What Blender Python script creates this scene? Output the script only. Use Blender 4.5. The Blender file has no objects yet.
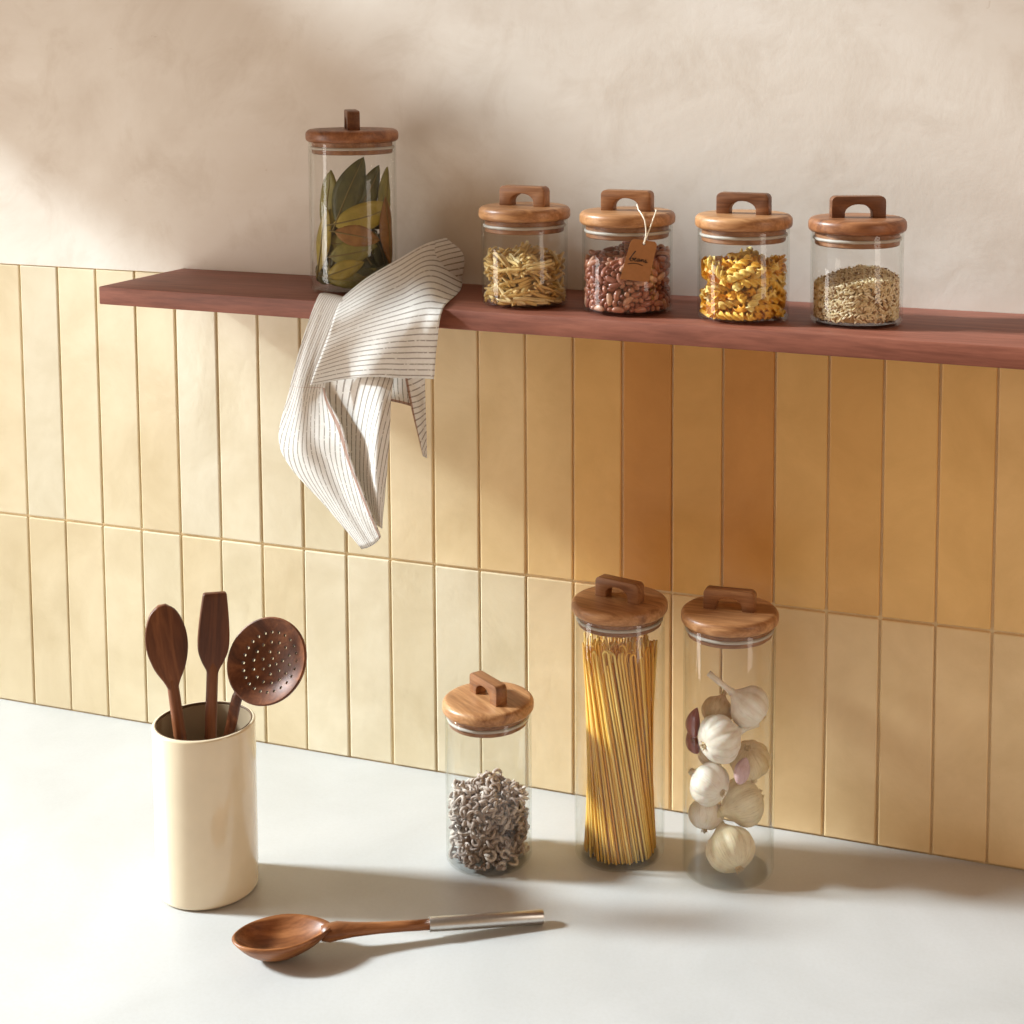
import bpy, bmesh, math, random
import numpy as np
from mathutils import Vector, Matrix, Quaternion
from mathutils import noise as mnoise
random.seed(7); RNG = np.random.default_rng(7)
S = bpy.context.scene
COL = S.collection
PI = math.pi

# ------------------------------------------------------------------ helpers
def tag(o, label=None, cat=None, group=None, kind=None):
    if label: o['label'] = label
    if cat: o['category'] = cat
    if group: o['group'] = group
    if kind: o['kind'] = kind
    return o

def empty(name, loc=(0, 0, 0), rz=0.0, mat=None):
    o = bpy.data.objects.new(name, None); COL.objects.link(o)
    o.empty_display_size = 0.02
    if mat is not None: o.matrix_world = mat
    else:
        o.location = loc; o.rotation_euler = (0, 0, rz)
    return o

class MB:
    """collects vertices and faces of one part"""
    def __init__(s): s.v = []; s.f = []; s.uv = []
    def add(s, v, f):
        b = len(s.v); s.v += [tuple(p) for p in v]; s.f += [tuple(b + i for i in q) for q in f]; return s
    def mesh(s, name, mats, smooth=True):
        me = bpy.data.meshes.new(name); me.from_pydata(s.v, [], s.f); me.update()
        bm = bmesh.new(); bm.from_mesh(me); bmesh.ops.recalc_face_normals(bm, faces=bm.faces); bm.to_mesh(me); bm.free()
        for m in (mats if isinstance(mats, (list, tuple)) else [mats]): me.materials.append(m)
        if smooth:
            me.polygons.foreach_set('use_smooth', [True] * len(me.polygons))
        return me
    def build(s, name, mats, parent=None, smooth=True, auto=None):
        me = s.mesh(name, mats, smooth)
        if auto: me.set_sharp_from_angle(angle=math.radians(auto))
        return link(name, me, parent)

def link(name, me, parent=None, mat=None):
    o = bpy.data.objects.new(name, me); COL.objects.link(o)
    if parent is not None: o.parent = parent
    if mat is not None: o.matrix_world = mat
    return o

def lathe(prof, seg=64, closed=False):
    """profile [(r,z)...]; r=0 ends become poles; closed joins last to first"""
    v = []; f = []; rings = []
    for r, z in prof:
        if r < 1e-7:
            rings.append([len(v)]); v.append((0, 0, z))
        else:
            rings.append(list(range(len(v), len(v) + seg)))
            v += [(r * math.cos(2 * PI * i / seg), r * math.sin(2 * PI * i / seg), z) for i in range(seg)]
    n = len(rings)
    for k in range(n if closed else n - 1):
        a, b = rings[k], rings[(k + 1) % n]
        for i in range(seg):
            j = (i + 1) % seg
            if len(a) == 1 and len(b) == 1: continue
            if len(a) == 1: f.append((a[0], b[j], b[i]))
            elif len(b) == 1: f.append((a[i], a[j], b[0]))
            else: f.append((a[i], a[j], b[j], b[i]))
    return v, f

def arc(cx, cz, r, a0, a1, n):
    return [(cx + r * math.cos(math.radians(a0 + (a1 - a0) * i / n)), cz + r * math.sin(math.radians(a0 + (a1 - a0) * i / n))) for i in range(n + 1)]

def tube(pts, rad, seg=10, cap=True, sx=1.0, up=None):
    """swept tube; rad a number or list; sx flattens along the second axis"""
    P = [Vector(p) for p in pts]; n = len(P)
    R = rad if isinstance(rad, (list, tuple)) else [rad] * n
    v = []; f = []
    T = [(P[min(i + 1, n - 1)] - P[max(i - 1, 0)]).normalized() for i in range(n)]
    a = Vector(up) if up else (Vector((0, 0, 1)) if abs(T[0].z) < .9 else Vector((1, 0, 0)))
    for i in range(n):
        a = (a - T[i] * a.dot(T[i])).normalized(); b = T[i].cross(a)
        for k in range(seg):
            t = 2 * PI * k / seg
            v.append(P[i] + a * (math.cos(t) * R[i] * sx) + b * (math.sin(t) * R[i]))
    for i in range(n - 1):
        for k in range(seg):
            l = (k + 1) % seg
            f.append((i * seg + k, i * seg + l, (i + 1) * seg + l, (i + 1) * seg + k))
    if cap:
        f.append(tuple(range(seg))); f.append(tuple((n - 1) * seg + k for k in range(seg)))
    return v, f

def box(x0, x1, y0, y1, z0, z1):
    v = [(x, y, z) for x in (x0, x1) for y in (y0, y1) for z in (z0, z1)]
    return v, [(0, 1, 3, 2), (4, 6, 7, 5), (0, 4, 5, 1), (2, 3, 7, 6), (0, 2, 6, 4), (1, 5, 7, 3)]

def bevelled(v, f, w, seg=2, angle=30):
    bm = bmesh.new()
    bv = [bm.verts.new(p) for p in v]
    for q in f: bm.faces.new([bv[i] for i in q])
    bmesh.ops.recalc_face_normals(bm, faces=bm.faces)
    es = [e for e in bm.edges if len(e.link_faces) == 2 and e.calc_face_angle(0) > math.radians(angle)]
    bmesh.ops.bevel(bm, geom=es, offset=w, segments=seg, affect='EDGES', profile=.5, clamp_overlap=True)
    bm.verts.index_update()
    vv = [tuple(x.co) for x in bm.verts]; ff = [tuple(x.index for x in q.verts) for q in bm.faces]
    bm.free(); return vv, ff

def prism(out, y0, y1):
    """outline [(x,z)] extruded along y"""
    n = len(out)
    v = [(x, y0, z) for x, z in out] + [(x, y1, z) for x, z in out]
    f = [tuple(range(n)), tuple(range(2 * n - 1, n - 1, -1))]
    f += [(i, (i + 1) % n, n + (i + 1) % n, n + i) for i in range(n)]
    return v, f

def spline(P, n):
    """Catmull-Rom through P, n points"""
    P = [Vector(p) for p in P]; P = [P[0] * 2 - P[1]] + P + [P[-1] * 2 - P[-2]]
    m = len(P) - 3; out = []
    for i in range(n):
        t = i / (n - 1) * m; k = min(int(t), m - 1); t -= k
        a, b, c, d = P[k:k + 4]
        out.append(.5 * ((2 * b) + (c - a) * t + (2 * a - 5 * b + 4 * c - d) * t * t + (3 * b - a - 3 * c + d) * t ** 3))
    return out

def lerp(a, b, t): return a + (b - a) * t

# ---------------------------------------------------------------- materials
def newmat(name):
    m = bpy.data.materials.new(name); m.use_nodes = True
    nt = m.node_tree; nt.nodes.clear()
    out = nt.nodes.new('ShaderNodeOutputMaterial')
    return m, nt, out

def N(nt, t, **kw):
    n = nt.nodes.new(t)
    for k, v in kw.items():
        if k.startswith('i_'):
            key = k[2:].replace('_', ' ')
            n.inputs[key].default_value = v
        else: setattr(n, k, v)
    return n

def ramp(nt, stops, fac):
    r = nt.nodes.new('ShaderNodeValToRGB')
    e = r.color_ramp.elements
    while len(e) < len(stops): e.new(.5)
    for x, (p, c) in zip(e, stops):
        x.position = p; x.color = (*c, 1)
    nt.links.new(fac, r.inputs[0]); return r.outputs[0]

def bsdf(nt, out, rough=.5, spec=.5, **kw):
    b = nt.nodes.new('ShaderNodeBsdfPrincipled')
    b.inputs['Roughness'].default_value = rough
    b.inputs['Specular IOR Level'].default_value = spec
    for k, v in kw.items(): b.inputs[k].default_value = v
    nt.links.new(b.outputs[0], out.inputs[0]); return b

def coords(nt, scale=(1, 1, 1), kind='Object', rot=(0, 0, 0), jitter=False):
    tc = N(nt, 'ShaderNodeTexCoord'); mp = N(nt, 'ShaderNodeMapping')
    mp.inputs['Scale'].default_value = scale; mp.inputs['Rotation'].default_value = rot
    nt.links.new(tc.outputs[kind], mp.inputs['Vector'])
    if jitter:
        oi = N(nt, 'ShaderNodeObjectInfo'); mu = N(nt, 'ShaderNodeMath', operation='MULTIPLY'); mu.inputs[1].default_value = 37.
        nt.links.new(oi.outputs['Random'], mu.inputs[0])
        cb = N(nt, 'ShaderNodeCombineXYZ')
        for i in range(3): nt.links.new(mu.outputs[0], cb.inputs[i])
        nt.links.new(cb.outputs[0], mp.inputs['Location'])
    return mp.outputs[0]

def noise(nt, vec, scale, detail=4, rough=.55, dist=0.0):
    n = N(nt, 'ShaderNodeTexNoise'); n.inputs['Scale'].default_value = scale
    n.inputs['Detail'].default_value = detail; n.inputs['Roughness'].default_value = rough; n.inputs['Distortion'].default_value = dist
    nt.links.new(vec, n.inputs['Vector']); return n.outputs['Fac']

def mixc(nt, a, b, fac, mode='MIX'):
    m = N(nt, 'ShaderNodeMix', data_type='RGBA', blend_type=mode)
    for s, k in ((fac, 0), (a, 6), (b, 7)):
        if hasattr(s, 'is_linked'): nt.links.new(s, m.inputs[k])
        else: m.inputs[k].default_value = s if k == 0 else (*s, 1)
    return m.outputs[2]

def bump(nt, b, h, strength=.3, dist=.001):
    n = N(nt, 'ShaderNodeBump'); n.inputs['Strength'].default_value = strength; n.inputs['Distance'].default_value = dist
    nt.links.new(h, n.inputs['Height']); nt.links.new(n.outputs[0], b.inputs['Normal'])

def srgb(r, g, b):
    return tuple(((c / 255 + .055) / 1.055) ** 2.4 if c > 10 else c / 255 / 12.92 for c in (r, g, b))

def wood(name, dark, mid, light, rough=.42, axis='X', grain=1.0):
    m, nt, out = newmat(name); b = bsdf(nt, out, rough, .4)
    sc = {'X': (6, 60, 60), 'Z': (60, 60, 6), 'Y': (60, 6, 60)}[axis]
    v = coords(nt, tuple(s * grain for s in sc), jitter=True)
    a = noise(nt, v, 1.0, 5, .6, 1.2)
    fine = noise(nt, v, 7.0, 3, .6)
    c = ramp(nt, [(.25, dark), (.5, mid), (.72, light)], a)
    d = ramp(nt, [(.35, (.62, .55, .5)), (.6, (1, 1, 1))], fine)
    c2 = mixc(nt, c, d, .55, 'MULTIPLY')
    nt.links.new(c2, b.inputs['Base Color'])
    bump(nt, b, fine, .12, .0006)
    return m

def plain(name, col, rough=.5, spec=.4, var=0.0, scale=80, bumpy=0.0, **kw):
    m, nt, out = newmat(name); b = bsdf(nt, out, rough, spec, **kw)
    if var:
        v = coords(nt); f = noise(nt, v, scale, 4)
        c = ramp(nt, [(.3, tuple(x * (1 - var) for x in col)), (.7, tuple(min(1, x * (1 + var)) for x in col))], f)
        nt.links.new(c, b.inputs['Base Color'])
        if bumpy: bump(nt, b, f, bumpy, .001)
    else: b.inputs['Base Color'].default_value = (*col, 1)
    return m

def tinted(name, stops, rough=.5, spec=.4, mottled=0.0, mscale=300, sub=0.0):
    """each object its own tint (Object Info random) plus a fine mottle"""
    m, nt, out = newmat(name); b = bsdf(nt, out, rough, spec)
    oi = N(nt, 'ShaderNodeObjectInfo')
    c = ramp(nt, stops, oi.outputs['Random'])
    if mottled:
        v = coords(nt, jitter=True); f = noise(nt, v, mscale, 3)
        d = ramp(nt, [(.35, (1 - mottled,) * 3), (.62, (1, 1, 1))], f)
        c = mixc(nt, c, d, 1.0, 'MULTIPLY')
        bump(nt, b, f, .15, .0004)
    nt.links.new(c, b.inputs['Base Color'])
    if sub:
        b.inputs['Subsurface Weight'].default_value = sub; b.inputs['Subsurface Scale'].default_value = .003
    return m

def thin_glass(name, tint=(.996, .998, .996)):
    """a sheet of clear glass: straight transmission plus a Schlick reflection at each surface"""
    m, nt, out = newmat(name)
    lw = N(nt, 'ShaderNodeLayerWeight'); lw.inputs['Blend'].default_value = .5
    pw = N(nt, 'ShaderNodeMath', operation='POWER'); nt.links.new(lw.outputs['Facing'], pw.inputs[0]); pw.inputs[1].default_value = 4.5
    ma = N(nt, 'ShaderNodeMath', operation='MULTIPLY_ADD'); nt.links.new(pw.outputs[0], ma.inputs[0]); ma.inputs[1].default_value = .40; ma.inputs[2].default_value = .036
    tr = N(nt, 'ShaderNodeBsdfTransparent')
    p2 = N(nt, 'ShaderNodeMath', operation='POWER'); nt.links.new(lw.outputs['Facing'], p2.inputs[0]); p2.inputs[1].default_value = 3.0
    c = mixc(nt, tint, (.93, .94, .92), p2.outputs[0])
    nt.links.new(c, tr.inputs['Color'])
    gl = N(nt, 'ShaderNodeBsdfGlossy'); gl.inputs['Roughness'].default_value = .03
    mx = N(nt, 'ShaderNodeMixShader')
    nt.links.new(ma.outputs[0], mx.inputs[0]); nt.links.new(tr.outputs[0], mx.inputs[1]); nt.links.new(gl.outputs[0], mx.inputs[2])
    nt.links.new(mx.outputs[0], out.inputs[0]); return m

M = {}
M['lid'] = wood('acacia_lid', srgb(126, 82, 50), srgb(176, 124, 80), srgb(206, 156, 108), .4)
M['lid_b'] = wood('acacia_lid_dark', srgb(104, 62, 38), srgb(146, 94, 60), srgb(174, 118, 78), .4)
M['handle'] = wood('acacia_handle', srgb(108, 68, 42), srgb(146, 98, 62), srgb(174, 124, 82), .45)
M['handle_dark'] = wood('acacia_handle_dark', srgb(78, 46, 29), srgb(112, 70, 44), srgb(142, 94, 60), .45)
M['stopper'] = wood('acacia_stopper', srgb(110, 70, 45), srgb(150, 104, 72), srgb(172, 124, 88), .5)
M['shelf'] = wood('reddish_hardwood', srgb(118, 66, 50), srgb(142, 84, 65), srgb(158, 98, 78), .55, 'X', .6)
M['spoon'] = wood('spoon_acacia', srgb(98, 56, 30), srgb(140, 86, 48), srgb(176, 116, 70), .38, 'X', .8)
M['utensil'] = wood('dark_acacia', srgb(66, 34, 18), srgb(106, 60, 34), srgb(146, 90, 54), .46, 'Z', .7)
M['glass'] = thin_glass('clear_glass')
M['seal'] = plain('silicone_seal', (.50, .45, .39), .45, .4)
M['ceramic'] = plain('cream_glaze', srgb(232, 214, 182), .12, .5, .04, 20, **{'Coat Weight': .5, 'Coat Roughness': .05})
M['ceramic_in'] = plain('grey_brown_glaze', srgb(150, 132, 108), .3, .4, .06, 30)
M['ceramic_rim'] = plain('brown_rim', srgb(96, 70, 48), .5, .3)  # thin brown ring along the crock's lip
M['steel'] = plain('brushed_steel', (.62, .60, .57), .32, .5, .05, 200, Metallic=1.0)
M['kraft'] = plain('kraft_card', srgb(170, 118, 76), .8, .2, .06, 200)
M['ink'] = plain('black_ink', (.03, .02, .015), .6, .3)
M['twine'] = plain('cotton_twine', srgb(236, 222, 200), .9, .1)
M['bean'] = tinted('speckled_bean', [(0, srgb(128, 70, 54)), (.35, srgb(168, 102, 82)), (.7, srgb(198, 136, 110)), (1, srgb(222, 176, 148))], .28, .5, .25, 260)
M['stick'] = tinted('wheat_pasta', [(0, srgb(232, 194, 120)), (.5, srgb(244, 214, 146)), (1, srgb(250, 228, 174))], .5, .35, .12, 300)
M['rotini'] = tinted('golden_pasta', [(0, srgb(226, 154, 44)), (.4, srgb(244, 190, 72)), (.75, srgb(250, 210, 104)), (1, srgb(246, 222, 144))], .45, .4, .1, 300)
M['curl'] = tinted('buckwheat_pasta', [(0, srgb(142, 122, 110)), (.4, srgb(178, 158, 144)), (.8, srgb(206, 188, 174)), (1, srgb(224, 210, 196))], .55, .35, .3, 420)
M['spag'] = tinted('egg_pasta', [(0, srgb(238, 170, 64)), (.5, srgb(250, 200, 92)), (1, srgb(254, 222, 132))], .42, .4)
M['grain'] = tinted('pale_grain', [(0, srgb(222, 204, 164)), (1, srgb(222, 204, 164))], .6, .3)
M['petiole'] = plain('leaf_rib', srgb(120, 106, 62), .6, .3)

def leafmat(name, a, b_):
    m, nt, out = newmat(name); b = bsdf(nt, out, .5, .35)
    v = coords(nt, jitter=True); f = noise(nt, v, 60, 4, .6, .6)
    c = ramp(nt, [(.3, a), (.7, b_)], f); nt.links.new(c, b.inputs['Base Color'])
    g = noise(nt, v, 420, 2); bump(nt, b, g, .2, .0005); return m
M['leaf_dark'] = leafmat('leaf_dark', srgb(52, 56, 28), srgb(84, 84, 42))
M['leaf_olive'] = leafmat('leaf_olive', srgb(104, 100, 44), srgb(140, 130, 58))
M['leaf_yellow'] = leafmat('leaf_yellow', srgb(134, 120, 44), srgb(168, 148, 62))
M['leaf_brown'] = leafmat('leaf_brown', srgb(118, 80, 38), srgb(156, 110, 56))

def plaster():
    m, nt, out = newmat('limewash_plaster'); b = bsdf(nt, out, .88, .2)
    v = coords(nt)
    f1 = noise(nt, v, 2.6, 6, .62, .8); f2 = noise(nt, v, 11, 6, .65, .6); f3 = noise(nt, v, 40, 5, .7)
    c1 = ramp(nt, [(.3, srgb(214, 204, 192)), (.55, srgb(228, 221, 211)), (.75, srgb(236, 231, 224))], f1)
    c2 = ramp(nt, [(.32, (.84, .80, .76)), (.5, (1, 1, 1))], f2)
    c = mixc(nt, c1, c2, .55, 'MULTIPLY')
    sc = N(nt, 'ShaderNodeMapping'); sc.inputs['Scale'].default_value = (9, 1, 24); sc.inputs['Rotation'].default_value = (0, .5, 0)
    nt.links.new(v, sc.inputs['Vector'])
    f4 = noise(nt, sc.outputs[0], 1.4, 6, .75, 1.5)
    c3 = ramp(nt, [(.27, (.80, .75, .70)), (.33, (1, 1, 1))], f4)
    c = mixc(nt, c, c3, .6, 'MULTIPLY')
    nt.links.new(c, b.inputs['Base Color'])
    ad = N(nt, 'ShaderNodeMath', operation='ADD'); nt.links.new(f2, ad.inputs[0]); nt.links.new(f3, ad.inputs[1])
    bump(nt, b, ad.outputs[0], .11, .003); return m
M['plaster'] = plaster()

def tilemat():
    m, nt, out = newmat('ochre_glazed_tile'); b = bsdf(nt, out, .32, .45)
    at = N(nt, 'ShaderNodeAttribute', attribute_name='tint')
    v = coords(nt); f1 = noise(nt, v, 9, 5, .6, .4); f2 = noise(nt, v, 60, 4, .6)
    c1 = ramp(nt, [(.3, (.90, .87, .82)), (.65, (1.06, 1.06, 1.08))], f1)
    c = mixc(nt, at.outputs['Color'], c1, 1.0, 'MULTIPLY')
    sp = noise(nt, v, 150, 3, .7); c2 = ramp(nt, [(.24, (.70, .60, .5)), (.28, (1, 1, 1))], sp)
    c = mixc(nt, c, c2, .5, 'MULTIPLY')
    nt.links.new(c, b.inputs['Base Color'])
    ad = N(nt, 'ShaderNodeMath', operation='MULTIPLY_ADD'); nt.links.new(f2, ad.inputs[0]); ad.inputs[1].default_value = .25; nt.links.new(f1, ad.inputs[2])
    bump(nt, b, ad.outputs[0], .3, .004); return m
M['tile'] = tilemat()
M['grout'] = plain('sand_grout', srgb(226, 204, 164), .9, .2, .05, 200)

def stone():
    m, nt, out = newmat('pale_stone'); b = bsdf(nt, out, .42, .4)
    v = coords(nt); f = noise(nt, v, 5, 6, .6, .5); g = noise(nt, v, 240, 3, .7)
    c = ramp(nt, [(.3, srgb(186, 184, 180)), (.7, srgb(198, 196, 193))], f)
    d = ramp(nt, [(.3, (.94, .93, .91)), (.6, (1, 1, 1))], g)
    nt.links.new(mixc(nt, c, d, .6, 'MULTIPLY'), b.inputs['Base Color']); return m
M['stone'] = stone()

def linen():
    m, nt, out = newmat('striped_linen'); b = bsdf(nt, out, .95, .1)
    uv = N(nt, 'ShaderNodeUVMap', uv_map='weave'); sp = N(nt, 'ShaderNodeSeparateXYZ'); nt.links.new(uv.outputs[0], sp.inputs[0])
    def math_(op, a, bb):
        n = N(nt, 'ShaderNodeMath', operation=op)
        for i, s in enumerate((a, bb)):
            if hasattr(s, 'is_linked'): nt.links.new(s, n.inputs[i])
            else: n.inputs[i].default_value = s
        return n.outputs[0]
    v = coords(nt); n1 = noise(nt, v, 260, 3, .7); n2 = noise(nt, v, 28, 3, .6)
    x = math_('ADD', sp.outputs[0], math_('MULTIPLY', math_('SUBTRACT', n2, .5), .12))
    fr = math_('FRACT', x, 0.)
    line = math_('LESS_THAN', math_('ABSOLUTE', math_('SUBTRACT', fr, .5), 0.),   .11)
    brk = math_('GREATER_THAN', n1, .40)
    line = math_('MULTIPLY', line, brk)
    base = ramp(nt, [(.35, srgb(244, 241, 235)), (.65, srgb(252, 250, 246))], n1)
    c = mixc(nt, base, srgb(138, 122, 108), math_('MULTIPLY', line, .72))
    band = math_('LESS_THAN', math_('ABSOLUTE', math_('SUBTRACT', sp.outputs[1], .5), 0.), .5)
    c = mixc(nt, c, srgb(168, 116, 88), math_('MULTIPLY', band, .75))
    nt.links.new(c, b.inputs['Base Color'])
    tr = N(nt, 'ShaderNodeBsdfTranslucent'); nt.links.new(c, tr.inputs['Color'])
    mx = N(nt, 'ShaderNodeMixShader'); mx.inputs[0].default_value = .22
    nt.links.new(b.outputs[0], mx.inputs[1]); nt.links.new(tr.outputs[0], mx.inputs[2]); nt.links.new(mx.outputs[0], out.inputs[0])
    bump(nt, b, n1, .4, .0008); return m
M['linen'] = linen()

def garlicmat(name, base, streak, amount):
    m, nt, out = newmat(name); b = bsdf(nt, out, .45, .35)
    at = N(nt, 'ShaderNodeAttribute', attribute_name='skin')     # r: position round the bulb, g: position from root to neck
    mp = N(nt, 'ShaderNodeMapping'); mp.inputs['Scale'].default_value = (1, .10, 1); nt.links.new(at.outputs['Vector'], mp.inputs[0])
    f = noise(nt, mp.outputs[0], 38, 4, .6, .3)
    v = coords(nt, jitter=True); g = noise(nt, v, 55, 4, .6)
    c = mixc(nt, base, streak, ramp(nt, [(.52, (0, 0, 0)), (.74, (amount,) * 3)], f))
    d = ramp(nt, [(.34, (.86, .80, .70)), (.58, (1, 1, 1))], g)
    nt.links.new(mixc(nt, c, d, .8, 'MULTIPLY'), b.inputs['Base Color'])
    b.inputs['Subsurface Weight'].default_value = .15; b.inputs['Subsurface Scale'].default_value = .004
    bump(nt, b, f, .25, .001); return m
M['garlic_white'] = garlicmat('garlic_white', srgb(240, 232, 218), srgb(196, 168, 150), .6)
M['garlic_cream'] = garlicmat('garlic_cream', srgb(232, 218, 184), srgb(176, 148, 104), .7)
M['garlic_tan'] = garlicmat('garlic_tan', srgb(224, 202, 160), srgb(172, 132, 92), .8)
M['clove'] = garlicmat('clove_purple', srgb(140, 80, 80), srgb(84, 36, 42), 1.0)
M['clove_pink'] = garlicmat('clove_pink', srgb(206, 170, 168), srgb(158, 108, 118), .8)
M['root'] = plain('garlic_root', srgb(200, 174, 132), .85, .2, .2, 300)

# ------------------------------------------------------------------ setting
SZ = .627
# tiles: two rows of tall glazed tiles on a grout bed, one mesh
bm = MB(); cols = []
pal = [srgb(223, 211, 182), srgb(221, 206, 172), srgb(226, 216, 190), srgb(219, 202, 166), srgb(223, 210, 178), srgb(222, 212, 185), srgb(221, 206, 173)]
shaded_ochre = [srgb(226, 182, 114), srgb(222, 174, 104), srgb(228, 188, 126), srgb(224, 180, 112)]  # the shade under the shelf is put into this deeper ochre
shaded_sand = [srgb(226, 194, 144), srgb(222, 188, 136), srgb(228, 198, 150)]  # weaker painted shade for the right of the lower row
P0, PW = -.4757, .06203
for row, (z0, z1) in enumerate(((.0015, .2685), (.2712, .6190))):
    for k in range(-10, 27):
        xa = P0 + k * PW + .0012; xb = xa + PW - .0024
        jx = [random.uniform(-.0006, .0006) for _ in range(4)]
        yy = [random.uniform(-.0007, .0005) for _ in range(4)]
        v, f = box(xa, xb, 0, .012, z0, z1)
        v = [list(p) for p in v]
        for p in v:
            i = (0 if p[0] == xa else 1) + (0 if p[2] == z0 else 2)
            p[0] += jx[i]
            if p[1] == 0: p[1] += yy[i]
        # grid the face a little so the glaze can roll off at the edges
        v, f = bevelled(v, f, .0016, 2)
        c = Vector(random.choice(pal)) * random.uniform(.90, .98)
        if row == 1 and k >= 9: c = Vector(random.choice(shaded_ochre)) * random.uniform(.97, 1.03)
        if row == 1 and 5 <= k < 9: c = Vector((srgb(224, 205, 168), srgb(224, 202, 160), srgb(225, 197, 148), srgb(224, 190, 134))[k - 5])  # steps from the pale tiles into the painted shade tone
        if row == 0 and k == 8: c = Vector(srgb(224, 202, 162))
        if row == 0 and k >= 9: c = Vector(random.choice(shaded_sand)) * random.uniform(.97, 1.03)
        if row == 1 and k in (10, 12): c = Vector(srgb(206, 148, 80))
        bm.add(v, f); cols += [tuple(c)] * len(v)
wall = MB().add(*box(-1.3, 1.5, .0, .12, .6202, 2.3)).build('wall_back', M['plaster'], smooth=False)
tag(wall, kind='structure')
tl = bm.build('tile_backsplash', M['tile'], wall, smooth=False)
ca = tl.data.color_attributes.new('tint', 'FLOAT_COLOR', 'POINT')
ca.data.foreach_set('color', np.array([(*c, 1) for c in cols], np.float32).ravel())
MB().add(*box(-1.3, 1.5, .0032, .12, -.04, .6202)).build('grout_bed', M['grout'], wall, smooth=False)

ct = MB().add(*bevelled(*box(-1.04, 1.5, -1.0, .003, -.04, 0), .002)).build('countertop', M['stone'], auto=40)
tag(ct, 'pale grey-white stone worktop running along the tiled wall', 'worktop')

# shelf, deeper towards its far end
v, f = box(-.4625, 1.3, -1, -.0005, SZ - .0215, SZ)
v = [(x, (-.171 if x < 0 else -.224) if y < -.5 else y, z) for x, y, z in v]
sh = MB().add(*bevelled(v, f, .0012)).build('wall_shelf', M['shelf'], auto=40)
tag(sh, 'long reddish-brown wooden shelf above the tiles holding the jars', 'shelf')

# unseen wall added at the left to shape the sun, with two openings; the strip between them shades the plaster above the shelf
wl = MB()
WX = -1.06
Z1, Z2 = 1.00, 1.43
for b in ((-.43, .0, Z1, Z2), (-1.5, .0, 2.0, 2.3), (-1.5, .0, -.04, .02), (-1.5, -1.15, .02, 2.3)):
    wl.add(*box(WX - .08, WX, b[0], b[1], b[2], b[3]))
tag(wl.build('sun_blocker_left', M['plaster'], smooth=False), kind='structure')

# --------------------------------------------------------------------- jars
CAM = Vector((.76297, -1.75712, .91135))
def beta(x, y): return math.atan2(-(x - CAM.x), y - CAM.y)

def handle_mesh(L=.057, H=.0225, T=.0145):
    h = L / 2; r = .0055; o = [(-h, 0)]
    o += arc(-h + r, H - r, r, 180, 90, 5) + arc(h - r, H - r, r, 90, 0, 5) + [(h, 0)]
    a = .0145; t = .0142
    o += [(a, 0), (a, t * .35)]
    o += [(a * math.cos(q) if abs(math.cos(q)) > 1e-6 else 0, t * .35 + t * .65 * math.sin(q)) for q in np.linspace(.12, PI - .12, 11)]
    o += [(-a, t * .35), (-a, 0)]
    v, f = prism(o, -T / 2, T / 2)
    return bevelled(v, f, .0011, 2, 50)

def jar(name, x, y, z, r, hdisc, hang, label, lidmat, group='glass jars with wooden lids', rz=None, grip='handle'):
    """hdisc: height of the middle of the lid's disc; hang: world direction of the handle"""
    rz = beta(x, y) if rz is None else rz
    root = empty(name, (x, y, z), rz)
    tag(root, label, 'jar', group)
    w = .0016; top = hdisc - .0072
    p = [(0, .0)] + [(r - .007, 0)] + arc(r - .006, .006, .006, -90, 0, 5) + [(r, top - .001), (r - .0008, top), (r - w + .0006, top), (r - w, top - .001)]
    p += arc(r - w - .0015, .0055, .0015, 0, -90, 3) + [(0, .004)]
    MB().add(*lathe(p, 96)).build('glass_body', M['glass'], root)
    R = r * 1.06; t = .0144; z0 = hdisc - t / 2
    p = [(0, 0), (R - .004, 0)] + arc(R - .0045, .0045, .0045, -90, 0, 4) + arc(R - .0062, t - .0062, .0062, 0, 78, 6) + [(R - .011, t), (0, t)]
    v, f = lathe(p, 96)
    lid = MB().add([(a, b, c + z0) for a, b, c in v], f).build('lid', lidmat, root, auto=50)
    # turn the lid and its handle together
    lid.rotation_euler.z = math.radians(hang) - rz
    hv, hf = handle_mesh()
    MB().add([(a, b, c + z0 + t - .0003) for a, b, c in hv], hf).build('handle', M[grip], lid, auto=40)
    ri = r - w
    p = [(0, -.0140), (ri - .0038, -.0140), (ri - .0025, -.0130), (ri - .0025, -.0002), (0, -.0002)]
    v, f = lathe(p, 72)
    MB().add([(a, b, c + z0) for a, b, c in v], f).build('stopper', M['stopper'], lid, auto=40)
    p = arc(ri - .0019, -.0070, .0017, -180, 180, 10)[:-1]
    p = [(a, b * 1.0) for a, b in p]
    v, f = lathe(p, 72, closed=True)
    MB().add([(a, b, c + z0) for a, b, c in v], f).build('seal_ring', M['seal'], lid)
    return root

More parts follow.
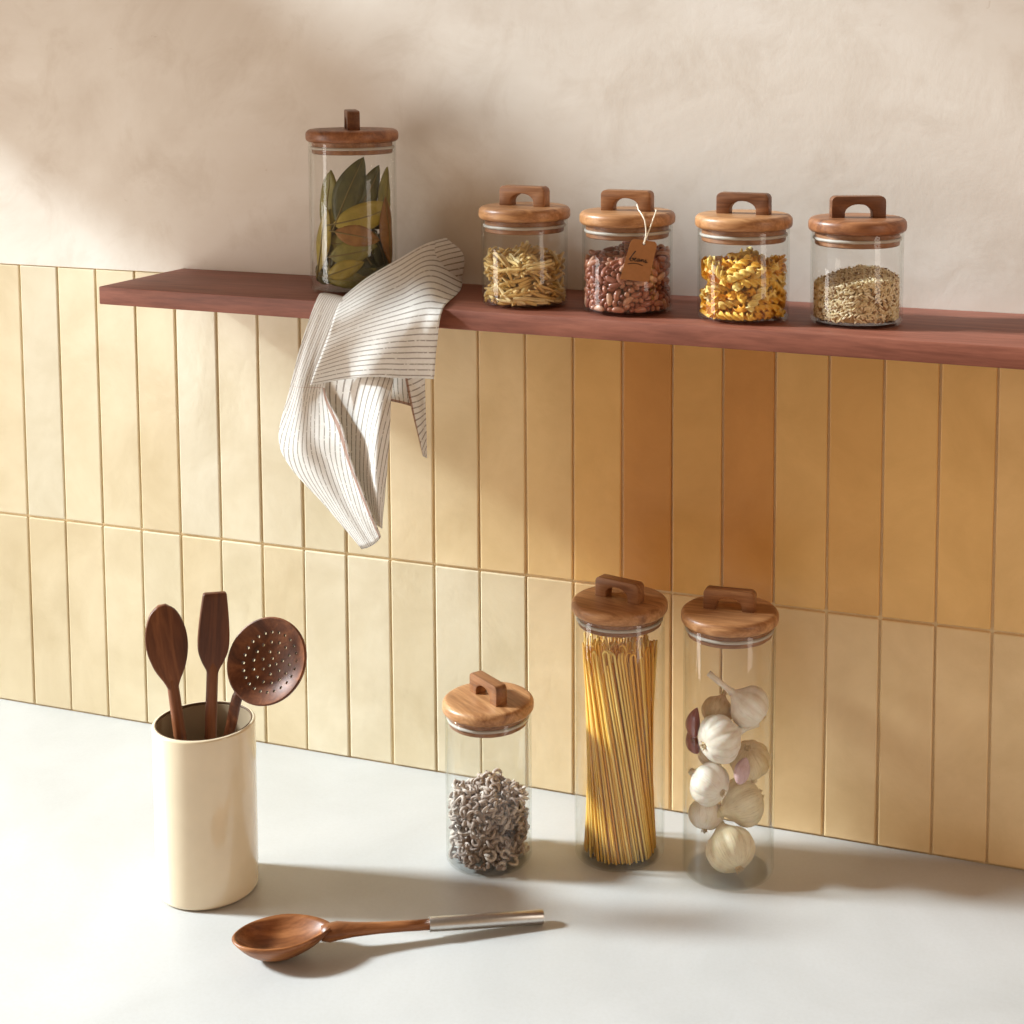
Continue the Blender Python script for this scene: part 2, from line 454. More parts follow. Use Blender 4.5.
JR = {}
JR['leaf'] = jar('storage_jar', -.1608, -.089, SZ, .0511, .1836, -57., 'tall glass jar of dried bay leaves on the shelf beside the towel', M['lid_b'], grip='handle_dark')
JR['stick'] = jar('storage_jar', .0721, -.1209, SZ, .0482, .1036, -6.1, 'short glass jar of pale twisted stick pasta on the shelf', M['lid'])
JR['bean'] = jar('storage_jar', .1947, -.1245, SZ, .0492, .1027, 1.2, 'short glass jar of pink-brown beans with a kraft tag', M['lid'])
JR['rotini'] = jar('storage_jar', .3273, -.1324, SZ, .0485, .1045, -1., 'short glass jar of golden spiral pasta on the shelf', M['lid'], grip='handle_dark')
JR['grain'] = jar('storage_jar', .4449, -.1167, SZ, .0480, .1035, 23., 'short glass jar of small pale grains at the end of the shelf row', M['lid_b'], grip='handle_dark')
JR['curl'] = jar('storage_jar', .0464, -.1726, 0, .0484, .1802, -33.7, 'medium glass jar of grey-brown curled pasta on the worktop', M['lid'])
JR['spag'] = jar('storage_jar', .1812, -.1111, 0, .0511, .2902, -13.5, 'tall glass jar of yellow spaghetti on the worktop', M['lid'])
JR['garlic'] = jar('storage_jar', .3083, -.1072, 0, .0508, .2922, 3.4, 'tall glass jar of garlic bulbs on the worktop', M['lid'])

# ------- pasta and beans: how many show, then x y z in tenths of a millimetre and a quaternion in 1/500 for each piece
PACK = {
    'stick': (172, [
    43,-399,77,482,-130,13,29,160,-368,436,27,111,-361,-326,-153,-365,400,368,-323,22,-100,-125,-281,259,46,-58,427,250,-86,-310,185,15,-126,396,277,-151,-363,55,434,228,-20,-98,
    127,-337,464,256,-422,-82,-9,170,-345,110,411,234,156,46,-21,-376,143,42,-4,404,-292,231,-295,186,70,131,-458,136,-241,-195,481,143,204,183,393,-123,-272,474,267,-85,-212,356,
    -235,-291,144,58,-235,-410,-153,79,-373,23,49,497,23,8,-216,-305,389,124,40,-90,474,82,-244,281,56,102,-87,-478,274,-118,249,286,-386,-55,-126,42,-291,198,307,-291,-223,146,
    327,-77,506,115,-380,304,-17,145,-346,71,214,446,69,-16,171,-265,420,332,-303,209,64,99,-260,310,237,-122,-338,253,-144,-276,290,168,-260,102,-379,-259,-211,107,218,439,-79,-60,
    375,-27,445,296,56,139,-374,-87,32,530,80,179,-63,-456,-27,-375,66,161,-463,83,51,300,17,496,41,-453,-207,21,-320,-145,498,357,49,50,-343,198,-289,146,108,-257,214,-356,
    -108,-145,499,39,-286,-408,-9,-351,-93,158,390,-187,-72,-240,127,-299,344,2,-459,-164,113,-220,-180,281,81,-178,-455,-68,327,-194,122,174,-414,-189,112,-129,-332,42,367,338,-29,7,
    31,-105,544,99,386,266,144,-214,-184,344,165,393,213,151,-251,-164,443,45,46,-166,467,143,-284,383,238,-103,148,-401,-46,-283,420,325,-200,290,-142,-220,37,528,222,-187,335,-232,
    -373,114,526,259,-112,273,-309,-161,-245,205,166,-272,215,-320,-203,-156,190,43,81,-124,-476,25,-336,418,1,-19,88,-492,-181,-212,440,246,-360,244,16,13,-52,552,262,301,132,271,
    268,98,525,81,273,-400,-95,-352,-118,391,421,-98,120,-222,12,-261,381,465,-15,-176,-49,272,-87,194,453,-152,127,-75,142,-161,469,348,-188,-258,164,-140,-283,140,212,-357,186,-207,
    369,26,121,138,-276,379,104,227,-224,427,289,-173,270,-252,72,-269,479,198,-343,-262,158,176,-177,148,17,81,312,-382,156,-189,240,180,215,406,82,134,-300,445,293,398,75,0,
    -65,-298,85,235,412,-159,-10,-319,-39,283,168,195,-373,-211,105,56,539,69,47,-490,55,-160,194,530,198,26,-26,458,-63,-79,472,60,-282,-285,292,-365,-120,79,155,-358,282,-135,
    219,-93,378,169,148,236,379,21,33,524,64,27,491,-67,298,-77,294,13,-391,311,-14,403,19,437,345,32,144,330,307,-99,329,79,167,-301,-354,-261,-124,449,260,415,58,-82,
    214,-27,251,124,106,192,432,34,-179,504,104,-309,-337,173,168,-293,110,470,-135,50,90,287,-145,76,9,-385,302,-102,214,-217,72,238,-431,61,62,11,151,557,253,430,34,7,
    52,-283,376,226,349,233,150,93,330,526,14,-40,-312,389,-213,-138,393,200,329,316,41,358,29,191,66,421,-55,-256,74,-222,434,118,164,-457,14,282,-85,390,352,331,80,-101,
    -384,123,384,153,-310,-273,-236,-36,-284,19,0,-229,445,0,320,46,425,450,25,57,-209,-339,110,357,134,-189,418,-148,-117,-217,446,354,-182,233,-193,-75,-169,156,376,320,70,37,
    -354,32,528,49,-368,-331,51,-30,-39,501,102,483,20,75,-318,-50,327,453,81,73,-183,19,119,504,357,-330,18,114,-246,216,509,243,195,-310,-239,-255,-101,419,289,-389,-115,48,
    117,-63,489,316,-305,-87,222,328,-105,417,214,-291,194,-286,-398,42,19,0,-370,-337,0,303,-27,153,83,-463,104,135,239,-120,187,171,-302,-260,249,-263,-140,343,329,253,143,239,
    155,-249,192,230,331,263,137,248,265,475,413,-217,178,24,-287,-8,95,23,123,354,330,-256,-120,149,256,282,243,214,-254,-157,77,481,-41,101,-79,-251,-207,59,176,-290,-255,264,
    -339,-100,63,269,-216,260,-251,67,-234,350,44,0,-227,443,-293,-149,397,315,-118,-25,369,229,-163,19,0,-497,56,0,370,-56,58,196,-217,304,-268,352,34,19,274,0,0,419,
    -322,90,245,338,182,-77,-312,-294,28,54,20,446,223,21,-341,179,103,386,114,205,215,-204,43,177,75,51,-121,476,169,-143,418,489,3,43,-93,-256,-104,82,60,411,231,154,
    343,12,467,180,-261,-285,261,321,-95,92,223,242,287,243,-38,357,454,369,-42,-313,118,198,11,500,141,-460,-128,47,-154,239,501,143,-390,-276,-31,-273,43,508,476,-21,-37,147,
    114,-166,432,98,16,-315,375,-141,-301,102,288,-386,-59,-119,304,-119,452,92,346,-333,-104,232,229,497,456,-149,131,-50,-346,58,450,92,-399,-267,-107,-82,-33,314,84,-150,422,-206,
    323,144,198,70,194,201,409,-130,-131,447,156,83,-184,430,-103,255,526,199,-127,330,-292,-308,235,422,241,104,-419,76,50,-139,249,17,18,30,-498,48,287,486,358,-121,313,-98,
    -212,-134,227,103,-99,-118,464,-14,-230,104,55,-104,-480,77,-237,14,238,214,311,303,125,169,-198,53,228,374,-166,-175,-269,-88,455,320,380,32,-52,157,-238,131,262,-388,-166,58,
    -250,-57,403,16,-138,337,-342,-275,73,458,210,442,-69,73,-236,141,281,429,201,-110,114,297,202,97,422,202,-149,-96,185,-164,97,54,-64,293,396,-373,177,125,276,-82,345,-219,
    -88,-49,273,10,-253,411,-130,148,115,535,425,-251,74,32,37,-19,331,113,327,-276,-233,90,-184,176,34,-137,325,-352,-306,17,423,421,-193,-64,-177,322,11,19,274,0,0,419,
    -87,-135,301,391,260,-165,50,336,39,109,263,255,-333,-71,216,43,348,279,197,-361,-55,40,-305,87,83,-90,-449,-182,197,-11,356,471,133,95,39,169,-143,318,461,135,-15,137,
    -48,-214,431,119,-48,483,7,112,-81,227,434,-232,19,88,364,155,37,124,-394,277,-51,-11,-15,219,56,-27,-493,-59,-173,272,491,40,273,-417,19,-72,-89,165,321,-131,30,359,
    173,297,405,369,-265,-198,-72,-222,281,395,394,-198,223,78,-324,8,159,91,372,-297,-123,-32,32,393,113,302,228,-306,45,-16,460,127,-451,173,-26,-244,7,367,37,-271,132,-397,
    46,-23,263,146,35,238,-413,-247,145,485,207,401,-125,-174,-125,-167,381,26,156,-469,-68,-217,-183,95,117,192,334,297,-134,-50,240,215,-168,409,-91,37,-103,207,78,-206,441,-86,
    252,226,299,17,212,-104,441,24,-295,44,407,-291,-9,-7,206,72,472,303,-299,190,-180,297,271,139,157,-427,160,-131,-279,71,133,304,-384,-68,-71,-102,6,182,94,-120,241,-410,
    221,-61,102,151,-446,-119,118,117,190,531,31,-50,-280,-410,22,-14,298,204,-442,66,-91,-1,-148,423,358,7,-17,349,-1,75,272,332,134,134,322,271,-120,432,294,231,261,206,
    326,83,165,199,-150,-179,-394,-17,-199,79,25,-104,-488,-21,-42,298,449,91,426,-173,-175,-263,20,326,107,159,413,207,-164,-13,144,199,-394,-170,162,8,169,468,22,136,160,453,
    -204,130,349,386,-297,-95,-57,21,-95,99,253,91,-261,-331,-229,94,366,214,103,-94,430,-250,85,289,255,-158,-310,253,99,337,484,126,-201,-429,-100,-121,208,388,477,96,-59,-100,
    244,153,497,56,3,-467,-170,-83,224,498,85,58,284,-399,125,204,341,46,-459,-189,-39,-127,235,155,90,186,-210,404,48,198,78,79,156,416,216,193,71,121,6,-3,213,452,
    -196,252,137,79,389,304,15,-254,107,80,80,-211,-375,242,-183,204,299,182,391,-171,-187,-247,18,54,26,-423,-260,-51,19,263,222,288,-319,-242,-82,-110,276,64,402,57,25,291,
    93,269,245,263,234,301,189,269,26,138,179,261,309,234,-214,232,83,116,-458,-93,133,-231,165,89,63,-190,-310,337,80,-225,32,354,-351,-18,29,-229,75,444,76,-174,-463,-1,
    -255,98,219,207,-288,-313,162,3,281,121,148,-61,-100,463,125,247,499,142,-180,245,-370,-6,318,226,72,68,284,400,102,324,52,426,183,-108,-154,-140,266,102,315,69,271,269,
    -162,228,97,188,-444,125,-49,218,290,156,99,193,422,158,171,142,412,118,469,-113,-58,-70,253,178,350,194,-140,-265,-239,171,352,135,165,-356,-279,-25,260,136,264,-172,-372,112,
    206,255,451,226,-103,-239,363,183,328,45,394,258,-115,-123,-25,365,56,86,-8,346,-350,19,369,319,113,394,-182,222,-234,186,256,380,249,52,-201,7,218,50,370,297,130,91,
    -63,201,282,132,-107,416,-220,-88,203,193,145,-220,-331,266,-110,-173,53,407,230,-116,-134,13,299,335,184,-415,-206,35,156,111,458,107,193,-447,-37,221,225,19,0,327,378,0,
    6,320,422,178,350,-292,101,-161,-159,69,103,-150,-387,259,-146,240,19,0,-474,160,0,218,169,69,412,-248,13,137,45,260,82,29,200,426,168,104,221,381,219,-310,270,-182,
    185,157,379,2,-345,-243,-269,-257,97,35,41,100,405,272,-274,88,103,335,34,90,359,-159,179,19,202,0,0,457,-195,23,463,67,17,-201,453,-36,197,437,128,403,-266,21,
    241,180,96,153,-475,24,1,174,148,245,169,433,-65,-172,92,265,498,193,-78,125,-437,-297,82,280,178,-330,190,-271,35,298,19,443,0,0,-231,158,278,152,10,174,-245,400,
    272,136,214,309,216,236,-228,223,114,52,218,-109,-250,358,180,218,320,137,267,-317,-244,-171,258,430,382,-17,-119,299,201,33,78,97,350,-274,-206,209,107,349,416,-212,160,79,
    189,108,36,382,132,-126,-266,-212,189,405,228,-153,161,-386,162,256,186,323,-212,161,-274,-90,314,477,99,127,383,-278,-244,146,186,186,134,348,276,236,253,107,98,22,-142,469,
    61,287,134,82,-483,101,-10,34,316,69,213,-425,-153,-18,-143,153,428,455,-97,-108,148,162,206,212,461,184,60,9,-185,152,19,457,0,0,-202,-114,131,442,125,152,-150,-435,
    -339,61,19,363,0,0,344,252,114,379,473,-41,-58,144,-277,93,160,83,335,-356,-65,-12,209,211,120,480,18,-69,104,270,98,453,120,97,145,-71,259,495,445,219,-49,37]),
    'bean': (253, [
    4,-428,141,139,-108,374,282,-72,-423,371,232,124,-357,230,-104,-409,199,213,338,-88,287,87,-419,384,10,74,-382,313,73,-422,464,162,170,-337,285,-4,-429,418,338,-243,-224,-163,
    -185,-387,149,220,-262,-245,-269,-132,-407,304,3,-98,-377,314,-96,-417,33,387,312,-32,-47,-170,-392,365,417,-248,114,-46,189,-384,488,48,-107,373,-311,134,-407,32,50,62,-385,-309,
    99,-409,203,14,477,143,38,-344,-230,518,276,401,-115,14,-285,-320,366,302,314,46,-241,132,-390,328,288,-406,42,-31,-24,-403,487,459,144,-26,132,158,-389,423,37,190,-1,461,
    299,-307,498,251,-312,109,279,-292,-313,32,365,289,-114,-144,185,-378,96,54,493,13,62,-280,-293,465,158,-153,444,68,350,-247,379,203,-128,368,-240,266,-330,361,199,-396,-137,188,
    322,-282,90,361,277,151,143,191,-366,207,214,204,-103,-390,-341,-260,436,146,-301,-209,-308,281,-316,425,141,-239,132,-394,360,-231,564,124,-207,328,-290,267,-316,224,206,-339,-296,71,
    -235,-332,441,424,70,-177,183,-248,-340,113,17,433,-149,201,202,-356,302,46,-50,-202,453,-14,-406,49,345,238,-258,-90,387,-97,600,6,23,487,-110,34,-344,329,188,-449,-109,36,
    -227,-334,263,8,313,-353,-164,-344,-250,350,297,-349,194,-49,111,-360,519,285,-179,270,-253,350,-247,498,305,-309,-56,241,18,-345,521,468,128,-92,-77,46,-400,242,393,136,191,202,
    -304,-278,97,237,-371,28,235,-181,-356,436,341,-286,-134,184,192,322,618,2,-108,383,303,-55,-271,537,372,-1,-94,321,297,-288,173,296,-134,305,-228,-128,-382,99,226,-302,-153,290,
    -70,-397,98,246,-218,92,-366,-216,-347,52,335,126,312,157,-128,-243,523,423,-208,-101,130,179,-325,536,374,-172,-163,232,-285,-287,206,21,-51,414,275,-201,378,582,311,-371,-116,48,
    381,-191,72,390,-45,254,177,-78,-367,470,203,-92,321,-312,-368,-214,70,305,45,329,216,55,57,617,168,258,-309,-244,138,-5,593,1,67,-483,113,352,-193,181,234,420,-52,-127,
    -117,-319,489,301,-298,-228,137,80,-355,275,124,195,379,230,416,-100,403,147,275,-275,-278,-181,99,551,104,-150,-460,71,143,-374,145,327,151,104,330,41,-397,31,375,137,-102,-283,
    -401,-150,191,313,266,-171,-228,-123,-382,406,430,139,185,108,32,336,635,471,-109,93,-90,-48,-398,161,390,19,189,248,387,-117,330,403,280,95,15,-167,-359,30,67,404,283,47,
    -377,-159,522,196,122,312,-315,-4,-352,270,105,-373,-313,-41,-275,-289,269,153,174,-362,-255,387,-132,208,275,110,23,402,277,-255,546,273,-374,-126,141,223,-325,164,19,437,227,85,
    -223,-331,189,176,411,221,37,140,-348,250,89,-248,-381,189,254,-311,32,356,184,-137,-265,10,425,657,16,-499,5,-23,-144,-356,265,95,44,321,-368,92,-387,90,193,-215,-335,234,
    393,-130,468,332,-299,-158,-159,-406,-136,56,301,99,368,117,0,-393,206,276,-276,-201,239,298,14,606,219,151,-180,-383,-116,107,583,37,-331,371,-31,27,-398,101,58,-207,-445,75,
    -389,-161,375,182,402,-222,80,-55,64,586,257,-196,-251,288,374,-129,277,112,-275,-379,134,249,-315,104,278,-83,50,404,62,-386,150,24,-148,-473,-62,20,-261,546,197,-89,348,-286,
    -365,171,564,199,420,0,-185,299,-266,32,143,196,353,258,231,8,586,344,-156,-204,255,-190,-340,313,146,446,170,-31,-346,-221,211,381,-67,29,316,205,-343,45,273,293,-236,-184,
    403,-146,106,371,92,312,79,332,-233,136,252,343,-259,49,-359,-193,131,292,-39,-174,-365,321,-200,314,106,-330,-317,172,-419,-88,489,300,132,362,108,-305,-172,519,45,-261,280,318,
    113,388,643,453,35,86,190,-55,-360,301,324,-157,-206,279,-192,-228,494,385,208,108,216,-343,-183,270,286,-332,-199,136,-414,-110,407,295,127,365,117,317,-135,234,389,-208,47,-231,
    -271,-293,148,84,376,312,-65,-245,-194,504,423,-29,-18,264,422,-31,222,359,-130,159,-281,341,-44,597,457,-5,-192,64,371,-147,567,449,-219,24,-17,189,-335,430,193,428,-165,-43,
    425,-16,621,75,-339,356,-57,149,-251,545,248,296,317,2,-49,385,614,406,99,-4,-274,225,-308,489,61,263,303,-292,-8,-27,567,267,-171,346,-172,374,205,625,89,231,272,339,
    -250,15,536,396,-244,183,15,-346,96,545,369,-246,-227,44,-105,369,587,67,-295,-395,-48,-268,111,563,324,-253,-236,160,-269,-97,531,230,-442,-21,-32,-322,-237,32,444,221,29,59,
    208,-311,347,296,-340,-123,179,110,285,613,361,-83,-275,193,343,-212,30,282,49,70,404,335,-209,435,395,151,113,242,-295,-236,299,485,39,-76,86,139,-57,563,44,-22,410,-282,
    0,85,596,374,-95,203,-245,-359,-171,445,346,310,153,104,-424,63,507,325,-168,-341,13,-418,-36,317,358,184,-37,-295,90,-255,529,230,-219,44,-383,-171,-123,514,108,-400,-175,218,
    -360,-175,325,85,-157,27,466,237,-73,544,27,-485,-32,-115,-423,-67,60,359,3,-341,-67,112,-192,553,258,368,210,-62,-154,-296,210,186,242,-340,-203,-46,-371,386,362,-127,-257,-192,
    -380,-106,263,135,189,-352,-268,-332,221,567,71,-186,-359,285,207,-302,274,352,-346,-27,-77,417,-83,162,22,316,-386,-22,-392,-123,126,423,-29,77,253,182,85,594,411,50,152,235,
    -412,-50,206,219,-2,106,437,47,-164,549,159,-41,-436,-183,289,314,597,343,-156,300,136,428,-21,85,356,6,-340,89,-203,-307,388,434,118,-78,204,397,-101,30,461,70,28,178,
    -88,30,536,146,475,-20,-49,-165,178,567,62,12,98,-486,-107,-352,157,177,-97,-278,-363,-426,-42,135,281,187,341,139,57,-13,559,327,199,212,241,121,61,584,316,-259,161,238,
    390,-88,538,36,-94,-401,281,260,-233,300,62,387,177,255,270,-166,260,435,87,-77,-218,45,-344,390,412,-12,-104,264,-85,-295,263,16,-1,-193,-461,219,-229,530,385,44,-160,273,
    189,269,573,162,69,384,-267,-92,-43,529,368,-307,-143,2,262,251,579,326,-281,-231,-108,113,-359,395,143,70,-469,70,-296,-236,176,484,44,-95,66,365,33,600,114,345,254,-232,
    5,-115,550,382,-296,-88,93,-133,-268,456,43,91,-468,145,-375,-38,521,31,-34,-271,418,116,-346,32,403,293,25,34,-1,-352,441,356,300,-117,-139,-173,-31,521,107,-190,373,-252,
    397,-33,491,6,96,437,223,22,282,603,120,-31,-315,368,-78,-293,206,6,-179,460,-79,-16,-321,173,48,-103,294,-388,136,-117,550,55,-5,-274,-415,-429,0,443,140,-324,34,-352,
    139,-298,478,431,76,-81,228,-351,21,517,310,-364,-103,-105,398,-39,279,203,-376,-212,-150,428,-15,560,286,-218,-227,263,-73,-101,523,222,-434,-18,109,70,153,607,89,38,38,-489,
    220,-275,413,309,-225,284,-152,187,385,601,215,297,-209,268,-165,-313,92,38,183,-400,235,338,-175,520,53,485,44,-102,422,76,595,57,-344,-12,358,287,101,591,84,-10,-265,-416,
    48,213,600,84,478,-11,-118,-98,-167,522,106,31,389,-294,419,54,451,359,-212,37,-273,396,-61,104,198,21,-33,457,157,-313,92,88,-50,243,-425,-239,-278,340,145,31,-264,398,
    -19,171,582,90,451,169,-100,-253,-260,420,310,-370,-31,-126,330,189,587,407,-134,167,-196,91,-326,193,55,42,-243,-432,-130,-332,351,138,-25,-477,56,-292,-200,235,67,365,334,24,
    222,-243,187,327,317,-150,141,-95,-333,31,240,86,145,405,-244,304,549,168,-56,-270,382,-35,-308,30,78,451,-198,-34,-45,319,566,99,-240,200,-378,174,-288,182,48,-354,-108,-333,
    -428,16,58,126,327,-33,-355,286,-120,531,175,-82,399,-231,-206,59,513,163,-71,-388,260,199,-148,517,65,405,227,-174,67,-332,482,326,-109,-283,228,-51,226,583,170,52,-122,-451,
    -298,-205,431,141,-48,453,152,-426,46,175,344,-8,-344,-117,268,-223,147,348,224,72,272,427,31,143,344,25,339,129,-129,-287,150,253,-11,52,-428,-379,-8,268,15,111,-414,-257,
    264,-230,485,324,5,208,-319,-207,-244,208,68,-336,-191,310,-203,-273,129,408,199,-132,163,-189,228,544,401,-278,95,51,274,-230,398,1,374,-169,-285,383,112,612,12,-156,470,-68,
    338,-179,374,423,-240,-66,97,22,-300,226,86,9,-138,-473,-58,-264,416,27,-378,-322,46,397,41,514,41,50,-98,-486,126,-302,312,63,-320,297,-235,-344,-134,58,99,400,48,280,
    -217,-270,31,463,187,-9,-22,-114,-274,392,66,275,-401,99,0,-210,299,281,153,130,-362,44,-238,261,59,370,319,-92,211,-198,244,21,254,94,-420,339,262,577,318,-248,288,70,
    -385,188,492,104,-270,165,-373,12,-283,335,23,207,157,-426,42,-312,95,23,140,-285,385,365,-80,378,414,23,179,215,-17,-164,507,90,-324,227,-293,273,-195,57,308,131,-368,-48,
    -361,-103,497,305,115,318,-206,411,46,30,36,206,447,79,-302,-196,98,170,-288,232,-290,-198,-211,436,195,-134,-410,161,24,-288,30,451,80,-35,-198,92,-256,30,346,73,73,346,
    -42,-305,369,32,106,366,-322,17,-287,443,211,-272,-102,-348,71,-292,148,253,-25,-224,368,-240,-217,59,350,-14,317,165,230,75,536,195,20,-378,-262,184,-253,317,378,172,275,-34,
    -304,302,522,165,-381,-4,278,-392,8,376,202,-173,277,-320,262,-158,198,375,-44,-67,-321,-343,-129,168,218,-24,-111,436,109,-284,376,140,-461,128,-33,315,-95,309,333,242,-43,281,
    -83,-235,244,51,6,-270,-418,-147,-240,96,293,395,8,89,56,105,551,290,220,214,268,151,186,579,8,-431,245,-60,352,4,249,287,-344,-217,48,143,-257,101,343,328,-31,155,
    -98,-259,314,54,7,212,449,301,61,539,208,57,-425,-151,89,-195,284,279,319,-237,-120,-106,-244,39,242,425,106,-5,-241,-179,395,42,187,-394,-240,379,53,394,443,-150,155,-84,
    -326,-113,221,29,454,205,-32,-64,-302,96,131,-129,-205,417,120,-201,472,132,-204,-411,150,-336,-124,358,220,130,-356,241,380,-6,434,53,-322,-328,-190,-93,-204,469,56,51,372,-326,
    -72,114,537,40,-232,441,13,125,131,556,129,307,-252,275,-264,-179,139,164,363,-270,-134,346,-123,121,356,82,319,121,362,-43,192,225,392,213,-9,156,-249,31,370,126,100,295,
    71,-265,461,434,104,155,-165,-279,-140,466,88,106,-98,471,-6,49,525,92,-290,-397,3,-400,113,371,153,-421,-213,65,368,65,118,23,-331,2,374,-112,175,522,141,-403,-254,59,
    334,-4,546,499,-11,-20,10,-241,-184,271,327,297,-71,-223,-187,-238,296,290,119,8,390,289,-82,167,199,136,329,290,-168,-174,85,30,9,491,90,-202,-100,459,60,205,-271,362,
    270,-129,426,117,149,302,350,-158,-194,229,245,319,297,2,36,-187,487,201,-293,54,-348,-285,-132,398,400,185,-5,236,-116,-175,409,94,-456,-183,12,-82,-194,203,58,-229,435,67,
    215,-229,49,141,376,283,-93,-281,-160,30,21,108,-479,-94,192,-40,269,346,303,176,86,-145,-140,455,389,-276,-149,1,305,142,531,61,-112,148,-460,-33,-262,482,391,-159,-196,182,
    200,-214,376,93,131,10,473,-90,253,550,481,14,133,23,-166,-139,30,8,49,-491,-79,97,-216,218,201,-187,390,-150,185,8,527,204,419,-168,-70,59,-244,331,360,-221,228,-139,
    144,-236,253,186,-383,-263,15,13,-161,221,172,-393,-233,111,214,-186,102,259,-279,196,-257,-22,-194,167,418,-110,93,233,32,398,596,77,-140,467,79,-12,-221,373,110,424,196,141,
    -281,142,487,356,207,200,-201,417,99,101,337,111,-339,96,-51,202,209,120,-474,100,-38,-218,193,78,114,-167,-334,-313,195,-45,412,56,57,425,251,129,381,94,196,338,-271,-153,
    152,-26,480,415,-85,-173,-202,110,-211,359,311,-19,-248,303,-359,204,212,414,252,94,78,179,161,141,93,-76,485,-9,4,-231,126,214,265,366,3,39,315,179,280,-399,-105,42,
    -228,7,298,147,243,-378,-163,-135,345,408,215,-197,-336,228,-94,415,118,163,-143,331,305,245,-136,367,392,219,-134,-174,-200,362,148,343,245,-267,34,374,-6,51,285,-167,-369,63,
    -208,314,120,344,-331,6,149,-411,120,143,116,299,-112,-367,-201,-38,34,215,63,172,413,308,10,189,428,45,85,240,-133,391,500,272,-197,367,-51,257,243,298,365,-158,-63,-296,
    -228,269,472,125,351,-322,-88,-148,205,472,30,55,-276,-412,-74,314,442,389,-234,141,-154,-205,128,102,59,-208,446,63,187,386,68,267,-249,257,226,14,422,470,462,-159,103,-19,
    152,215,300,260,-385,69,-171,198,359,485,405,-242,-166,3,290,-48,503,415,-244,98,-93,56,410,104,401,-115,241,-135,-68,320,503,87,-486,78,15,59,196,459,313,-295,-65,-246,
    232,128,93,415,-51,54,-268,328,-56,115,216,322,-220,226,83,-187,146,22,18,486,113,-223,-78,391,19,-205,-455,-24,-33,199,310,20,131,-443,191,344,-80,448,119,-56,473,-94,
    178,-123,298,391,211,131,-188,137,-242,175,240,-24,258,-354,313,149,47,76,-109,236,420,183,-85,170,8,80,-430,243,-120,248,404,3,-124,-383,297,119,378,191,354,209,52,-280,
    132,-242,412,88,-77,-395,283,38,-234,58,338,36,337,145,297,32,483,44,172,-318,342,-361,72,159,223,130,-223,365,111,256,409,459,-196,-9,-26,96,313,544,58,49,-476,132,
    285,280,337,130,179,428,134,292,-97,376,434,79,35,-233,-301,35,449,121,452,-150,93,-272,331,92,157,73,-305,-357,12,170,511,302,-116,-84,-372,389,156,31,54,356,343,48,
    236,-152,318,225,-389,-131,176,60,-196,415,426,-15,-113,235,-368,188,149,322,261,-279,3,-147,223,239,413,53,250,116,-154,-202,30,482,88,18,99,213,-188,472,125,-74,101,-467,
    -8,398,180,33,361,-325,-114,39,393,210,50,421,247,-97,-132,352,85,100,135,406,239,129,377,512,25,-492,-81,-25,-152,294,207,379,205,-227,112,-50,314,268,447,20,-208,-78,
    262,-21,438,153,187,355,256,-113,-192,344,81,449,200,-43,47,264,220,23,132,-482,2,33,313,257,446,186,-128,7,152,-150,392,216,131,-418,109,331,243,119,299,65,167,-359,
    -358,-18,220,116,-159,-228,399,-309,267,236,78,270,-381,160,259,246,383,105,197,404,192,-307,93,173,193,99,238,382,-75,353,169,470,-6,-143,-95,-29,257,478,101,78,-274,-398,
    -315,275,157,443,174,108,109,-191,-243,357,55,131,410,248,-183,-134,253,18,-25,-28,-498,221,214,67,91,350,244,245,-143,404,159,230,373,-78,227,-113,212,70,10,419,55,267,
    -183,308,436,366,-232,-249,19,223,-18,362,261,85,-122,400,256,240,206,192,-289,-360,18,-53,236,354,46,105,-486,22,91,418,32,42,33,310,389,264,337,40,309,353,-164,-55,
    -207,245,265,186,248,-392,13,324,-99,33,142,236,-352,-224,-80,273,63,6,317,12,386,202,214,496,240,-327,-255,142,-363,193,58,154,-131,274,366,34,294,32,228,308,-258,-191,
    296,118,442,74,265,-367,198,150,200,86,49,-440,-233,1,-135,-200,155,347,-293,9,209,-261,196,32,11,463,186,-21,-306,263,35,394,-57,114,-280,-217,-157,198,166,20,-135,-452,
    -228,-115,86,255,10,-26,-429,8,269,534,1,371,335,4,29,-39,506,60,248,-422,-82,340,218,499,110,466,-104,-99,-364,82,61,280,-93,-339,-220,74,-104,497,29,360,-218,-269,
    320,4,120,143,-69,455,134,-338,-66,379,433,249,-28,-10,-326,256,483,284,-370,77,161,134,-174,94,43,-242,-429,-74,-384,76,261,256,251,50,-345,-136,-172,295,276,55,-61,408,
    268,-98,110,217,-129,-262,-343,245,271,31,457,199,-14,-33,-75,404,495,246,173,397,43,276,294,499,11,399,298,-35,42,262,302,64,-51,326,370,-209,254,113,22,-234,105,429,
    -249,93,292,407,111,-83,255,329,-3,426,321,-228,145,271,-97,387,378,318,-146,346,-89,292,-11,373,29,-461,180,67,-167,-158,370,313,-299,-246,39,-219,-76,263,404,266,-126,25,
    -375,139,107,433,-174,-9,-178,31,334,422,117,-185,93,-440,154,233,227,41,3,-387,-314,258,-75,275,381,305,99,49,90,247,465,34,114,453,176,344,77,230,163,415,225,-26,
    153,310,395,411,-267,49,-85,-278,48,335,301,-13,173,-359,-108,291,295,348,-169,-173,266,-282,74,487,126,55,-479,35,99,203,31,75,25,157,468,263,79,205,64,494,1,-49,
    -338,-89,30,13,70,486,92,-6,401,117,251,119,-1,416,-332,213,363,346,-13,12,361,-297,50,227,86,489,-47,-35,379,138,139,117,-193,273,353,118,191,400,497,-47,-10,-28,
    -250,-19,177,388,-49,-105,294,-208,116,251,35,-332,366,-71,378,139,268,222,-209,-288,273,308,102,124,9,296,332,-228,-387,48,436,433,81,-124,-202,249,-12,31,273,71,-104,-399,
